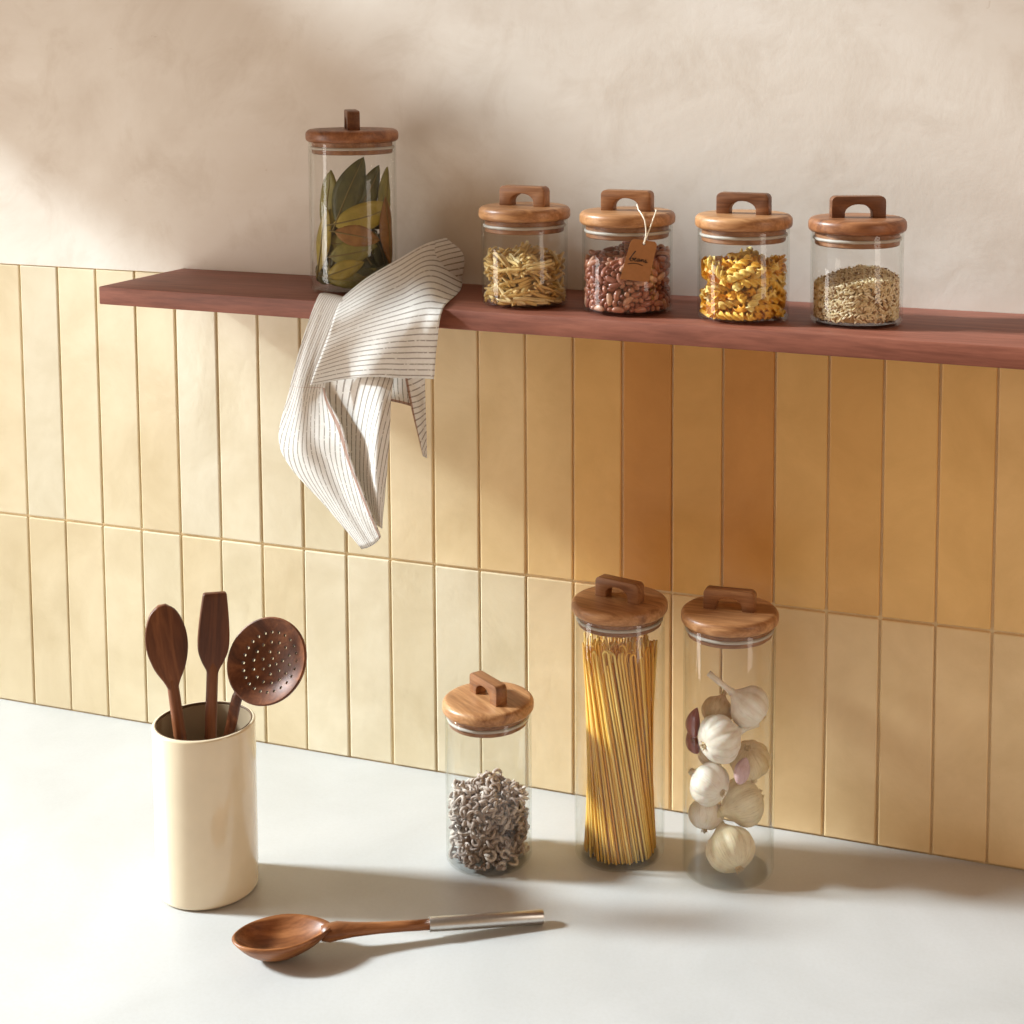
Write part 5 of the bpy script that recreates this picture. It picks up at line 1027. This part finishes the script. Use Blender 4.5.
# ------------------------------------------------------------------- garlic
def frame_from(axis):
    z = Vector(axis).normalized(); x = Vector((0, 0, 1)).cross(z)
    if x.length < .1: x = Vector((1, 0, 0))
    x.normalize(); y = z.cross(x); return Matrix((x, y, z)).transposed().to_4x4()
GM = Matrix.Translation((.3083, -.1072, .004)) @ Matrix.Rotation(beta(.3083, -.1072), 4, 'Z')
def skin_attr(o, data):
    at = o.data.attributes.new('skin', 'FLOAT_VECTOR', 'POINT'); at.data.foreach_set('vector', np.array(data, np.float32).ravel())
def bulb(pos, R, axis, mat, label, neck=.020, seed=0):
    rg = random.Random(seed); nc = rg.choice((8, 9, 10)); ph = rg.uniform(0, 6)
    Mx = GM @ Matrix.Translation(Vector(pos) / 1000) @ frame_from(axis)
    v = []; sk = []; f = []; nT, nP = 28, 84; R = R / 1000
    for i in range(nT + 1):
        t = i / nT                                   # 0 root plate .. 1 neck
        th = PI * (t ** .96)
        rr = math.sin(th); zz = -math.cos(th) * .84
        if t > .72:
            k = (t - .72) / .28; zz += .34 * k ** 1.6; rr = lerp(rr, max(rr * .6, .17), k ** .8)
        if t < .12: zz += .10 * (1 - t / .12)
        for k in range(nP):
            a = 2 * PI * k / nP
            lobe = 1 + .095 * (abs(math.cos(nc * .5 * a + ph + .25 * math.sin(3 * t))) - .75) * math.sin(th) + .03 * mnoise.noise(Vector((math.cos(a) * 1.5 + seed, math.sin(a) * 1.5, t * 2)))
            r = max(rr, .06) * lobe * R * 1.0
            v.append((r * math.cos(a), r * math.sin(a), zz * R)); sk.append((math.cos(a) * .5, t, math.sin(a) * .5))
    for i in range(nT):
        for k in range(nP):
            l = (k + 1) % nP; f.append((i * nP + k, i * nP + l, (i + 1) * nP + l, (i + 1) * nP + k))
    f += [tuple(range(nP)), tuple(nT * nP + k for k in range(nP))]
    o = MB().add(v, f).build('garlic_bulb', mat); o.matrix_world = Mx; skin_attr(o, sk)
    tag(o, label, 'garlic')
    zt = (.84 + .34) * R
    if neck:
        b = rg.uniform(-.3, .3)
        P = [(0, 0, zt - .003), (0, 0, zt + neck * .3), (b * neck * .3, 0, zt + neck * .7), (b * neck * .6, 0, zt + neck)]
        v2, f2 = tube(spline(P, 8), [.17 * R + .0006, .15 * R, .14 * R, .14 * R, .14 * R, .145 * R, .15 * R, .15 * R], 12)
        s = MB().add(v2, f2).build('stem', mat, o); skin_attr(s, [(p[0] * 40, .9, p[1] * 40) for p in v2])
    mb = MB().add(*lathe([(0, -.725 * R), (.14 * R, -.73 * R), (.16 * R, -.79 * R), (.12 * R, -.82 * R), (0, -.825 * R)], 16))
    for k in range(16):
        a = rg.uniform(0, 6.28); q = rg.uniform(.02, .15) * R
        mb.add(*tube([(q * math.cos(a), q * math.sin(a), -.80 * R), (q * 1.4 * math.cos(a), q * 1.4 * math.sin(a), -.80 * R - rg.uniform(.001, .004))], .0005, 5))
    mb.build('root_plate', M['root'], o)
def clove(pos, L, W, axis, mat, label):
    v = []; sk = []; f = []; nT, nP = 16, 20
    for i in range(nT + 1):
        t = i / nT; w = (math.sin(PI * t ** .8) ** .8 if 0 < t < 1 else 0) * W / 2000 + .0004; z = (t - .5) * L / 1000
        for k in range(nP):
            a = 2 * PI * k / nP; r = w * (1 - .18 * max(0, math.cos(2 * a)))
            v.append((r * math.cos(a) + .12 * L / 1000 * (1 - (2 * t - 1) ** 2), r * math.sin(a) * .85, z)); sk.append((math.cos(a) * .3, t, math.sin(a) * .3))
    for i in range(nT):
        for k in range(nP):
            l = (k + 1) % nP; f.append((i * nP + k, i * nP + l, (i + 1) * nP + l, (i + 1) * nP + k))
    f += [tuple(range(nP)), tuple(nT * nP + k for k in range(nP))]
    o = MB().add(v, f).build('garlic_clove', mat); skin_attr(o, sk)
    o.matrix_world = GM @ Matrix.Translation(Vector(pos) / 1000) @ frame_from(axis)
    tag(o, label, 'garlic')
# local axes: x right, -y towards the viewer, z up
bulb((2.5, -18, 28.5), 28, (-.35, .62, .55), M['garlic_cream'], 'cream garlic bulb at the jar bottom with its roots facing out', .010, 1)
bulb((16.5, 9.3, 70), 26.5, (-.88, -.35, -.30), M['garlic_cream'], 'large cream garlic bulb with its stem pointing down beside the bottom bulb', .016, 2)
bulb((-25, 9, 54.6), 20.5, (.1, .5, .85), M['garlic_white'], 'small streaky garlic bulb half hidden low behind the cream bulbs', .008, 3)
bulb((-21, -10.3, 99), 24, (-.72, .6, .2), M['garlic_white'], 'white garlic bulb halfway up next to the pink clove', 0, 4)
bulb((-10.5, -16.8, 154), 26.5, (.72, .50, .12), M['garlic_white'], 'bright white garlic bulb highest at the front of the jar', .020, 5)
bulb((23.5, 0, 123.5), 23, (.15, .35, -.85), M['garlic_tan'], 'tan papery garlic bulb beside the pink clove against the glass', .006, 6)
bulb((22.5, 5.5, 182.5), 23.5, (-.80, .05, .62), M['garlic_white'], 'pale garlic bulb on top with a long stem sticking up', .030, 7)
bulb((-13, 23.5, 168.5), 18.5, (.3, .6, .6), M['garlic_tan'], 'tan garlic bulb at the back behind the brightest white bulb', .006, 8)
bulb((-19, 19.5, 124), 17.5, (-.6, .3, .4), M['garlic_tan'], 'small tan garlic bulb at the back under the purple cloves', .004, 9)
clove((-37, -9, 168), 34, 17, (.10, .1, 1), M['clove'], 'dark purple garlic clove standing uppermost against the glass')
clove((-39, -1, 144), 30, 15, (-.30, .2, 1), M['clove'], 'dark purple garlic clove tucked under the uppermost purple clove')
clove((15, -25, 122), 32, 20, (.25, .0, 1), M['clove_pink'], 'pink garlic clove wedged between the white and tan bulbs')

# -------------------------------------------------------------------- crock
CX, CY = -.2174, -.3342
cr = empty('utensil_crock', (CX, CY, 0)); tag(cr, 'tall cream glazed ceramic crock holding wooden utensils', 'crock')
R, H, w = .0547, .1878, .0052
p = [(0, .0)] + [(R - .006, 0)] + arc(R - .006, .006, .006, -90, 0, 5) + [(R, H - .003)] + arc(R - .003, H - .003, .003, 0, 80, 4)
p += [(R - w + .0004, H - .0004), (R - w + .0004, H - .012), (0, H - .012)]
p = [(0, 0), (R - .006, 0)] + arc(R - .006, .006, .006, -90, 0, 5) + [(R, H - .0022)] + arc(R - .0022, H - .0022, .0022, 0, 90, 4) + [(R - .0032, H), (R - .0032, .003), (0, .003)]
MB().add(*lathe(p, 96)).build('crock_body', M['ceramic'], cr, auto=60)
p = [(R - .0032, .003), (R - .0032, H - .0022), (R - w, H - .0028), (R - w, .012), (R - w - .006, .006), (0, .006), (0, .003)]
MB().add(*lathe(p, 96)).build('crock_lining', M['ceramic_in'], cr, auto=60)
MB().add(*lathe(arc(R - .0040, H - .0008, .0011, -180, 180, 8)[:-1], 96, closed=True)).build('rim', M['ceramic_rim'], cr)

# utensils in the crock
def outline_blade(out, T, seg=3, cup=0.0):
    """outline [(x,z)] as a plump plate, thickness T"""
    v, f = prism(out, -T / 2, T / 2)
    v, f = bevelled(v, f, T * .42, seg, 60)
    return [(x, y - cup * x * x, z) for x, y, z in v], f
def smooth_outline(ctrl, n=40):
    L = spline([(x, 0, z) for x, z in ctrl], n); return [(-p.x, p.z) for p in L] + [(p.x, p.z) for p in reversed(L)]

# flat-ended turner
base = Vector((-.2120, -.345, .0085)); topv = Vector((-.1990, -.335, .334))
ax = (topv - base).normalized(); b_ = beta(-.2, -.335)
xx = Vector((math.cos(b_ + .12), math.sin(b_ + .12), 0)); xx = (xx - ax * xx.dot(ax)).normalized(); yy = ax.cross(xx)
TM = Matrix((xx, yy, ax)).transposed().to_4x4(); TM.translation = base
LT = (topv - base).length
tr = empty('wooden_turner', mat=TM); tag(tr, 'flat-ended dark wooden turner standing upright in the crock', 'spatula')
z0 = LT - .088
ctrl = [(.0052, z0 - .006), (.0068, z0 + .002), (.0118, z0 + .012), (.0158, z0 + .024), (.0165, z0 + .040), (.0150, z0 + .062), (.0122, LT - .001)]
out = smooth_outline(ctrl, 22)
MB().add(*outline_blade(out, .009, 3, 6.0)).build('blade', M['utensil'], tr, auto=60)
MB().add(*tube([(0, 0, 0), (0, 0, .05), (0, 0, .14), (0, 0, z0 - .02), (0, 0, z0 + .004), (0, -.0005, z0 + .02)], [.0062, .0066, .0066, .0062, .0062, .003], 14)).build('shaft', M['utensil'], tr)

# spoon at the far side of the crock, seen from behind its bowl
base = Vector((-.2060, -.362, .0085)); topv = Vector((-.2560, -.350, .318)); ax = (topv - base).normalized()
b_ = beta(-.24, -.35); xx = Vector((math.cos(b_), math.sin(b_), 0)); xx = (xx - ax * xx.dot(ax)).normalized(); yy = ax.cross(xx)
TM = Matrix((xx, yy, ax)).transposed().to_4x4(); TM.translation = base; LT = (topv - base).length
sp = empty('wooden_spoon', mat=TM); tag(sp, 'dark wooden spoon standing in the crock beside the turner', 'spoon')
ctrl = [(.0050, LT - .092), (.0085, LT - .083), (.0165, LT - .067), (.0215, LT - .046), (.0205, LT - .026), (.0140, LT - .009), (.0040, LT - .0005)]
MB().add(*outline_blade(smooth_outline(ctrl, 22), .010, 3, 9.0)).build('bowl', M['utensil'], sp, auto=60)
MB().add(*tube([(0, 0, 0), (0, 0, .05), (0, 0, .14), (0, 0, LT - .10), (0, 0, LT - .085), (0, -.001, LT - .07)], [.0062, .0068, .0068, .0062, .006, .003], 14)).build('shaft', M['utensil'], sp)

# round skimmer with drilled holes
BC = Vector((-.1405, -.330, .2630))                    # middle of the bowl
camd = (CAM - BC).normalized()
n_ = (Matrix.Rotation(math.radians(-30), 4, 'Z') @ camd).normalized(); n_ = (n_ + Vector((0, 0, .12))).normalized()
base = Vector((-.2375, -.318, .0150))
hd = (Vector((-.1680, -.327, .2200)) - BC).normalized()
yy = -(hd - n_ * hd.dot(n_)).normalized(); xx = yy.cross(n_)
TM = Matrix((xx, yy, n_)).transposed().to_4x4(); TM.translation = BC
sk = empty('slotted_spoon', mat=TM); tag(sk, 'round dark wooden skimmer full of small holes standing in the crock', 'spoon')
Rb = .0445; D = .015; th = .0042
prof = []
for i in range(15):
    q = i / 14; prof.append((Rb * q * .985, -D * (1 - q ** 2.2)))
rimp = [(Rb, .0006), (Rb + .0016, -.0004), (Rb + .0014, -.0024)]
prof2 = [(Rb * q * 1.02, -D * (1 - q ** 2.2) - th) for q in [1 - i / 14 for i in range(15)]]
prof2[-1] = (0, prof2[-1][1]); prof[0] = (0, prof[0][1])
vb, fb = lathe(prof + rimp + prof2, 72)
me0 = MB().add(vb, fb).mesh('skimmer_blank', M['utensil'])
cut = MB()
def hole(x, y, r=.0017):
    cut.add(*tube([(x, y, -.04), (x, y, .03)], r, 12, True, 1.0, up=(1, 0, 0)))
for rr, n, o in ((.10, 3, .4), (.27, 7, 0), (.48, 14, .2), (.70, 24, 0)):
    for k in range(n): hole(Rb * rr * math.cos(2 * PI * k / n + o), Rb * rr * math.sin(2 * PI * k / n + o))
oa = bpy.data.objects.new('blank', me0); ob = bpy.data.objects.new('drill', cut.mesh('drill', M['utensil'])); COL.objects.link(oa); COL.objects.link(ob)
md = oa.modifiers.new('b', 'BOOLEAN'); md.operation = 'DIFFERENCE'; md.object = ob; md.solver = 'EXACT'
dg = bpy.context.evaluated_depsgraph_get(); me1 = bpy.data.meshes.new_from_object(oa.evaluated_get(dg))
bpy.data.objects.remove(oa); bpy.data.objects.remove(ob)
me1.name = 'bowl'; me1.set_sharp_from_angle(angle=math.radians(40))
bo = link('bowl', me1, sk)
inv = TM.inverted()
h0 = inv @ Vector((-.1625, -.3255, .2215)); hb = inv @ base
a0 = Vector((0, -Rb * .80, -.0125))
a1 = Vector((0, -Rb - .004, -.0085)); P = spline([a0, a1, lerp(a1, hb, .2), lerp(a1, hb, .6), hb], 16)
MB().add(*tube(P, [lerp(.0058, .0060, i / 15) for i in range(16)], 14)).build('shaft', M['utensil'], sk)

# ------------------------------------------------ wooden spoon on the worktop
tip = Vector((-.1178, -.4358, 0)); end = Vector((.1564, -.2811, 0))
nk = Vector((-.0290, -.4000, 0))
d = (end - nk).normalized(); ang = math.atan2(d.y, d.x)
sp = empty('wooden_spoon', (nk.x, nk.y, 0), ang); tag(sp, 'acacia wooden spoon with a steel handle end lying on the worktop', 'spoon')
Ls = (end - nk).length
# bowl runs from x=-.092 to 0
mb = MB(); nr, ns = 12, 48
def egg(t):
    x = math.cos(t); y = math.sin(t)
    X = -.0465 + .0475 * x; Y = .0315 * y * (1 - .30 * max(0, x) ** 1.5)
    return X, Y
tl_ = math.radians(2.5)
def rimz(X): return .0262 + .0012 * math.sin((X + .09) * 20)
v = []; f = []
for layer in (0, 1):
    for i in range(nr + 1):
        q = i / nr
        for k in range(ns):
            X, Y = egg(2 * PI * k / ns); cx = -.050
            x = cx + (X - cx) * q; y = Y * q
            if layer == 0:
                z = rimz(X) - .0185 * (1 - q ** 2.4)
            else:
                s_ = 1.055; x = cx + (X - cx) * q * s_; y *= s_
                z = rimz(X) - .0018 - .0244 * (1 - q ** 2.6) + .0 * q
            v.append((x, y, z))
n1 = (nr + 1) * ns
for L_ in (0, n1):
    for i in range(nr):
        for k in range(ns):
            l = (k + 1) % ns; f.append((L_ + i * ns + k, L_ + i * ns + l, L_ + (i + 1) * ns + l, L_ + (i + 1) * ns + k))
for k in range(ns):
    l = (k + 1) % ns; f.append((nr * ns + k, nr * ns + l, n1 + nr * ns + l, n1 + nr * ns + k))
mb.add(v, f); bo = mb.build('bowl', M['spoon'], sp)
zs = lambda x: lerp(.0205, .0078, max(0, min(1, x / Ls)))
xs = [-.008, .000, .008, .025, .05, .075, Ls - .118]
MB().add(*tube([(x, 0, (.0190 if x < .002 else zs(x))) for x in xs], [.0085, .0108, .0106, .0082, .0066, .0062, .0064], 18, True, .82, up=(0, 0, 1))).build('shaft', M['spoon'], sp)
x0 = Ls - .119
tag(MB().add(*bevelled(*tube([(x0, 0, zs(x0)), (Ls, 0, zs(Ls))], .0074, 32), .0008, 2, 50)).build('handle_sleeve', M['steel'], sp, auto=40), 'brushed steel sleeve')

# -------------------------------------------------------------------- towel
TOWEL=dict(A=[[[-0.13, -0.176, 0.6301], [-0.1107, -0.15, 0.6515], [-0.0852, -0.12, 0.6707], [-0.0667, -0.09, 0.6854], [-0.0541, -0.06, 0.6896]], [[-0.1223, -0.206, 0.6136], [-0.0896, -0.192, 0.6312], [-0.0663, -0.155, 0.6441], [-0.0533, -0.105, 0.6552], [-0.0463, -0.035, 0.6312]], [[-0.1283, -0.214, 0.5898], [-0.0874, -0.206, 0.6066], [-0.0435, -0.2, 0.6205], [-0.0159, -0.194, 0.6277], [0.003, -0.188, 0.6279]], [[-0.1372, -0.217, 0.5639], [-0.0998, -0.207, 0.5769], [-0.0561, -0.212, 0.5862], [-0.0277, -0.203, 0.5886], [-0.0003, -0.197, 0.5893]], [[-0.1461, -0.22, 0.539], [-0.1155, -0.207, 0.5443], [-0.0735, -0.215, 0.5521], [-0.0368, -0.203, 0.5513], [-0.0039, -0.198, 0.5515]]],
B=[[[-0.1639, -0.155, 0.6322], [-0.1548, -0.155, 0.6315], [-0.1431, -0.155, 0.6298], [-0.1354, -0.155, 0.6279]], [[-0.1568, -0.183, 0.6297], [-0.1435, -0.184, 0.6283], [-0.1307, -0.184, 0.6267], [-0.1193, -0.184, 0.625]], [[-0.1697, -0.198, 0.5788], [-0.1563, -0.199, 0.5775], [-0.1428, -0.198, 0.5759], [-0.1287, -0.196, 0.5753]], [[-0.1804, -0.208, 0.5261], [-0.1626, -0.214, 0.5275], [-0.1508, -0.208, 0.5283], [-0.1358, -0.203, 0.5306]], [[-0.1945, -0.208, 0.4744], [-0.1591, -0.226, 0.4769], [-0.1359, -0.222, 0.4813], [-0.1009, -0.23, 0.4973]], [[-0.1822, -0.206, 0.4402], [-0.1443, -0.222, 0.4453], [-0.1176, -0.222, 0.45], [-0.087, -0.234, 0.4591]], [[-0.1391, -0.204, 0.3986], [-0.1131, -0.216, 0.4021], [-0.0909, -0.222, 0.4037], [-0.0655, -0.232, 0.4056]], [[-0.0928, -0.204, 0.3526], [-0.0807, -0.21, 0.358], [-0.0686, -0.216, 0.3656], [-0.059, -0.222, 0.3752]]],
C=[[[-0.0473, -0.187, 0.5609], [-0.0337, -0.187, 0.5607], [-0.0202, -0.187, 0.5605]], [[-0.04, -0.19, 0.5316], [-0.0297, -0.186, 0.5281], [-0.0201, -0.188, 0.527]], [[-0.033, -0.19, 0.5017], [-0.0259, -0.187, 0.4982], [-0.0193, -0.188, 0.4978]], [[-0.0234, -0.188, 0.4613], [-0.021, -0.188, 0.4603], [-0.0185, -0.188, 0.4594]]],
D=[[[-0.0694, -0.185, 0.5658], [-0.0544, -0.185, 0.5668], [-0.0384, -0.185, 0.5656]], [[-0.0673, -0.185, 0.5376], [-0.0538, -0.187, 0.5379], [-0.04, -0.185, 0.5362]], [[-0.0638, -0.185, 0.5197], [-0.0516, -0.187, 0.5188], [-0.039, -0.185, 0.5159]]],
E=[[[-0.1575, -0.196, 0.5414], [-0.1268, -0.198, 0.5508], [-0.094, -0.2, 0.5557], [-0.0712, -0.196, 0.5565], [-0.057, -0.19, 0.5541]], [[-0.1414, -0.194, 0.5078], [-0.1162, -0.2, 0.5144], [-0.0856, -0.212, 0.5215], [-0.0603, -0.222, 0.5255], [-0.0476, -0.216, 0.5241]], [[-0.1256, -0.196, 0.4727], [-0.1034, -0.206, 0.4803], [-0.077, -0.222, 0.4873], [-0.0546, -0.236, 0.4924], [-0.0453, -0.226, 0.4898]], [[-0.1126, -0.198, 0.4226], [-0.0942, -0.206, 0.4298], [-0.074, -0.22, 0.4353], [-0.0576, -0.232, 0.4388], [-0.0509, -0.224, 0.4363]], [[-0.0822, -0.204, 0.3847], [-0.075, -0.208, 0.3854], [-0.0691, -0.212, 0.3849], [-0.0633, -0.216, 0.3844], [-0.0619, -0.214, 0.3817]]])
def patch(G, nu, nv):
    rows = [spline(r, nu) for r in G]
    cols = [spline([rows[i][k] for i in range(len(rows))], nv) for k in range(nu)]
    return [[cols[k][j] for k in range(nu)] for j in range(nv)]
mb = MB(); UV = []
def add_patch(G, nu, nv, sfun, bfun, ripple=0.0, seed=0.0):
    g = patch(G, nu, nv); v = []; uvs = []
    for j in range(nv):
        for k in range(nu):
            u, t = k / (nu - 1), j / (nv - 1); p = g[j][k].copy()
            e = min(1, 5 * t) 
            p.y += ripple * e * mnoise.noise(Vector((u * 5 + seed, t * 3, seed)))
            v.append(p); uvs.append((sfun(u, t), bfun(u, t)))
    f = [(j * nu + k, j * nu + k + 1, (j + 1) * nu + k + 1, (j + 1) * nu + k) for j in range(nv - 1) for k in range(nu - 1)]
    mb.add(v, f); UV.extend(uvs)
none = lambda u, t: 9.0
add_patch(TOWEL['A'], 44, 50, lambda u, t: 23 * t, none, .0025, 1.)
add_patch(TOWEL['B'], 40, 70, lambda u, t: 14 * (u + 1.1 * t), lambda u, t: (u - .96) / .045 + .5 if t > .42 else 9., .002, 5.)
add_patch(TOWEL['E'], 34, 44, lambda u, t: 60 + 12 * (u + .55 * t), lambda u, t: (u - .02) / .10 if .55 < t < .95 else 9., .0015, 8.)
add_patch(TOWEL['C'], 10, 26, lambda u, t: 100 + 14 * t + 2 * u, lambda u, t: .5 if u < .12 else 9., .0, 2.)
add_patch(TOWEL['D'], 10, 14, lambda u, t: 200 + 5 * u, lambda u, t: .5 if t > .86 else 9., .0, 3.)
# back of the bunch: from the ridge down to the shelf
ridge = TOWEL['A'][0]
back = [ridge, [[x + .012, min(y + .022, -.006), z - .35 * (z - SZ) - .001] for x, y, z in ridge], [[x + .004, min(y + .03, -.005), SZ + .0030] for x, y, z in ridge]]
add_patch(back, 44, 14, lambda u, t: 400 - 9 * t, none)
me = bpy.data.meshes.new('linen_towel'); me.from_pydata(mb.v, [], mb.f); me.update()
uvl = me.uv_layers.new(name='weave'); idx = np.empty(len(me.loops), np.int32); me.loops.foreach_get('vertex_index', idx)
uvl.data.foreach_set('uv', np.array(UV, np.float32)[idx].ravel())
me.materials.append(M['linen']); me.polygons.foreach_set('use_smooth', [True] * len(me.polygons))
tw = link('linen_towel', me); sm = tw.modifiers.new('thickness', 'SOLIDIFY'); sm.thickness = .0012; sm.offset = 0
tag(tw, 'white linen towel with thin stripes draped over the shelf edge', 'towel')

# ---------------------------------------------------------------------- tag
JB = Matrix.Translation((.1947, -.1245, SZ)) @ Matrix.Rotation(beta(.1947, -.1245), 4, 'Z')
tg = empty('gift_tag', mat=JB); tag(tg, 'small brown kraft tag hanging by twine in front of the beans', 'tag')
TL, TR, BR, BL = Vector((.0041, .0857)), Vector((.0318, .0821)), Vector((.0226, .0396)), Vector((-.0078, .0427))
yo = -.0555
cor = [BL, BR, TR.lerp(BR, .07), TR.lerp(TL, .10), TL.lerp(TR, .10), TL.lerp(BL, .07)]
hc = TL.lerp(TR, .52) + (BL - TL) * .085
# card with a real punched hole
bm_ = bmesh.new()
ring = [hc + Vector((math.cos(2 * PI * k / 16), math.sin(2 * PI * k / 16))) * .0016 for k in range(16)]
vo = [bm_.verts.new((p.x, yo, p.y)) for p in cor]; vi = [bm_.verts.new((p.x, yo, p.y)) for p in ring]
eo = [bm_.edges.new((vo[i], vo[(i + 1) % len(vo)])) for i in range(len(vo))]; ei = [bm_.edges.new((vi[i], vi[(i + 1) % 16])) for i in range(16)]
bmesh.ops.triangle_fill(bm_, use_beauty=True, use_dissolve=False, edges=eo + ei)
ex = bmesh.ops.extrude_face_region(bm_, geom=list(bm_.faces))
for e_ in ex['geom']:
    if isinstance(e_, bmesh.types.BMVert): e_.co.y -= .0007
bmesh.ops.recalc_face_normals(bm_, faces=bm_.faces)
me = bpy.data.meshes.new('card'); bm_.to_mesh(me); bm_.free(); me.materials.append(M['kraft']); link('card', me, tg)
tp = [(.0103, -.0175, .1179), (.0118, -.034, .1140), (.0135, -.0450, .1128), (.0165, -.0535, .1085), (.0186, -.0560, .1030), (.0196, -.0566, .0900), (hc.x, -.0570, hc.y + .001), (hc.x, -.0552, hc.y), ]
tp2 = [(.0305, -.0300, .1134), (.0300, -.0430, .1125), (.0275, -.0520, .1070), (.0240, -.0560, .0975), (.0206, -.0568, .0890), (hc.x + .0004, -.0570, hc.y + .001)]
mb = MB().add(*tube(spline(tp, 40), .0007, 6)).add(*tube(spline(tp2, 30), .0007, 6))
mb.build('twine', M['twine'], tg)
# handwriting: beans, with a swash under it
def S2(pts):
    ex_ = (TR - TL).normalized(); ey = (TL - BL).normalized(); o0 = TL.lerp(BL, .54)
    return [Vector((0, 0, 0)) + Vector(((o0 + ex_ * (x / 1000) + ey * (y / 1000)).x, yo - .0009, (o0 + ex_ * (x / 1000) + ey * (y / 1000)).y)) for x, y in pts]
strokes = [
 [(3.5, 1.5), (5.5, 6), (7.8, 10.5), (8.0, 11.5), (7.0, 10), (5.2, 4.5), (4.8, 1.2), (6.5, .4), (8.2, 2), (7.6, 3.8), (6.6, 3.2), (8.4, 2.2)],
 [(8.4, 2.2), (10.4, 3.2), (10.2, 4.2), (9.2, 3.2), (9.6, 1), (11.2, .8), (12.2, 2)],
 [(14.2, 3.6), (12.8, 3.4), (12.3, 1.4), (13.6, .9), (14.4, 3.4), (14.6, 1.2), (15.6, 1.4)],
 [(15.6, 1.4), (16.4, 3.6), (16.6, 1), (17.6, 3.4), (18.4, 3.2), (18.6, 1.2), (19.6, 1.2)],
 [(19.6, 1.2), (21.2, 3.8), (20.9, 2.8), (21.9, 1.6), (20.6, .6), (23.6, 1.0)],
 [(3.5, -3.4), (8, -2.0), (14, -1.8), (19.5, -3.2)]]
mb = MB()
for s_ in strokes: mb.add(*tube(spline(S2(s_), len(s_) * 5), .00042, 5))
mb.build('lettering', M['ink'], tg)

# ------------------------------------------------------------ light, camera
def area(name, loc, target, sx, sy, energy, color):
    l = bpy.data.lights.new(name, 'AREA'); l.shape = 'RECTANGLE'; l.size = sx; l.size_y = sy; l.energy = energy; l.color = color
    o = bpy.data.objects.new(name, l); COL.objects.link(o); o.location = loc
    o.rotation_euler = (Vector(target) - Vector(loc)).to_track_quat('-Z', 'Y').to_euler(); return o
AZ, EL = math.radians(13), math.radians(30)
sd = Vector((math.cos(EL) * math.cos(AZ), math.cos(EL) * math.sin(AZ), -math.sin(EL)))
sl = bpy.data.lights.new('sun', 'SUN'); sl.energy = 8.4; sl.angle = math.radians(7.5); sl.color = (.82, .94, 1.0)
so = bpy.data.objects.new('sun', sl); COL.objects.link(so); so.rotation_euler = sd.to_track_quat('-Z', 'Y').to_euler(); so.location = (-2, -.5, 2)
area('window_light', (-1.0, -.75, .58), (.2, -.1, .58), .32, .62, 5.0, (1, .97, .92))
area('far_window_light', (1.70, -.75, .95), (.3, -.1, .5), .36, 1.0, 4.6, (1, .9, .78))
W = bpy.data.worlds.new('World'); S.world = W; W.use_nodes = True
nt = W.node_tree
bg = nt.nodes['Background']
tc = N(nt, 'ShaderNodeTexCoord')
sp = N(nt, 'ShaderNodeSeparateXYZ')
nt.links.new(tc.outputs['Generated'], sp.inputs[0])
nt.links.new(ramp(nt, [(.0, (.47, .305, .182)), (.30, (.47, .305, .182)), (.75, (.17, .105, .06))], sp.outputs[2]), bg.inputs[0])
bg.inputs[1].default_value = 1.0

cam = bpy.data.cameras.new('camera'); co = bpy.data.objects.new('camera', cam); COL.objects.link(co); S.camera = co
cam.sensor_width = 36; cam.lens = 1600 / 1024 * 36; cam.shift_x = -101 / 1024; cam.shift_y = -308 / 1024
cam.clip_start = .05
pitch = math.atan(155 / 1600); yaw = math.atan(1607.5 / 4487)
co.location = CAM; co.rotation_euler = (PI / 2 - pitch, 0, yaw)

S.view_settings.view_transform = 'Standard'; S.view_settings.look = 'None'
S.view_settings.gamma = 1; S.view_settings.use_curve_mapping = False
S.view_settings.exposure = 0.0
S.cycles.transparent_max_bounces = 40; S.cycles.max_bounces = 10
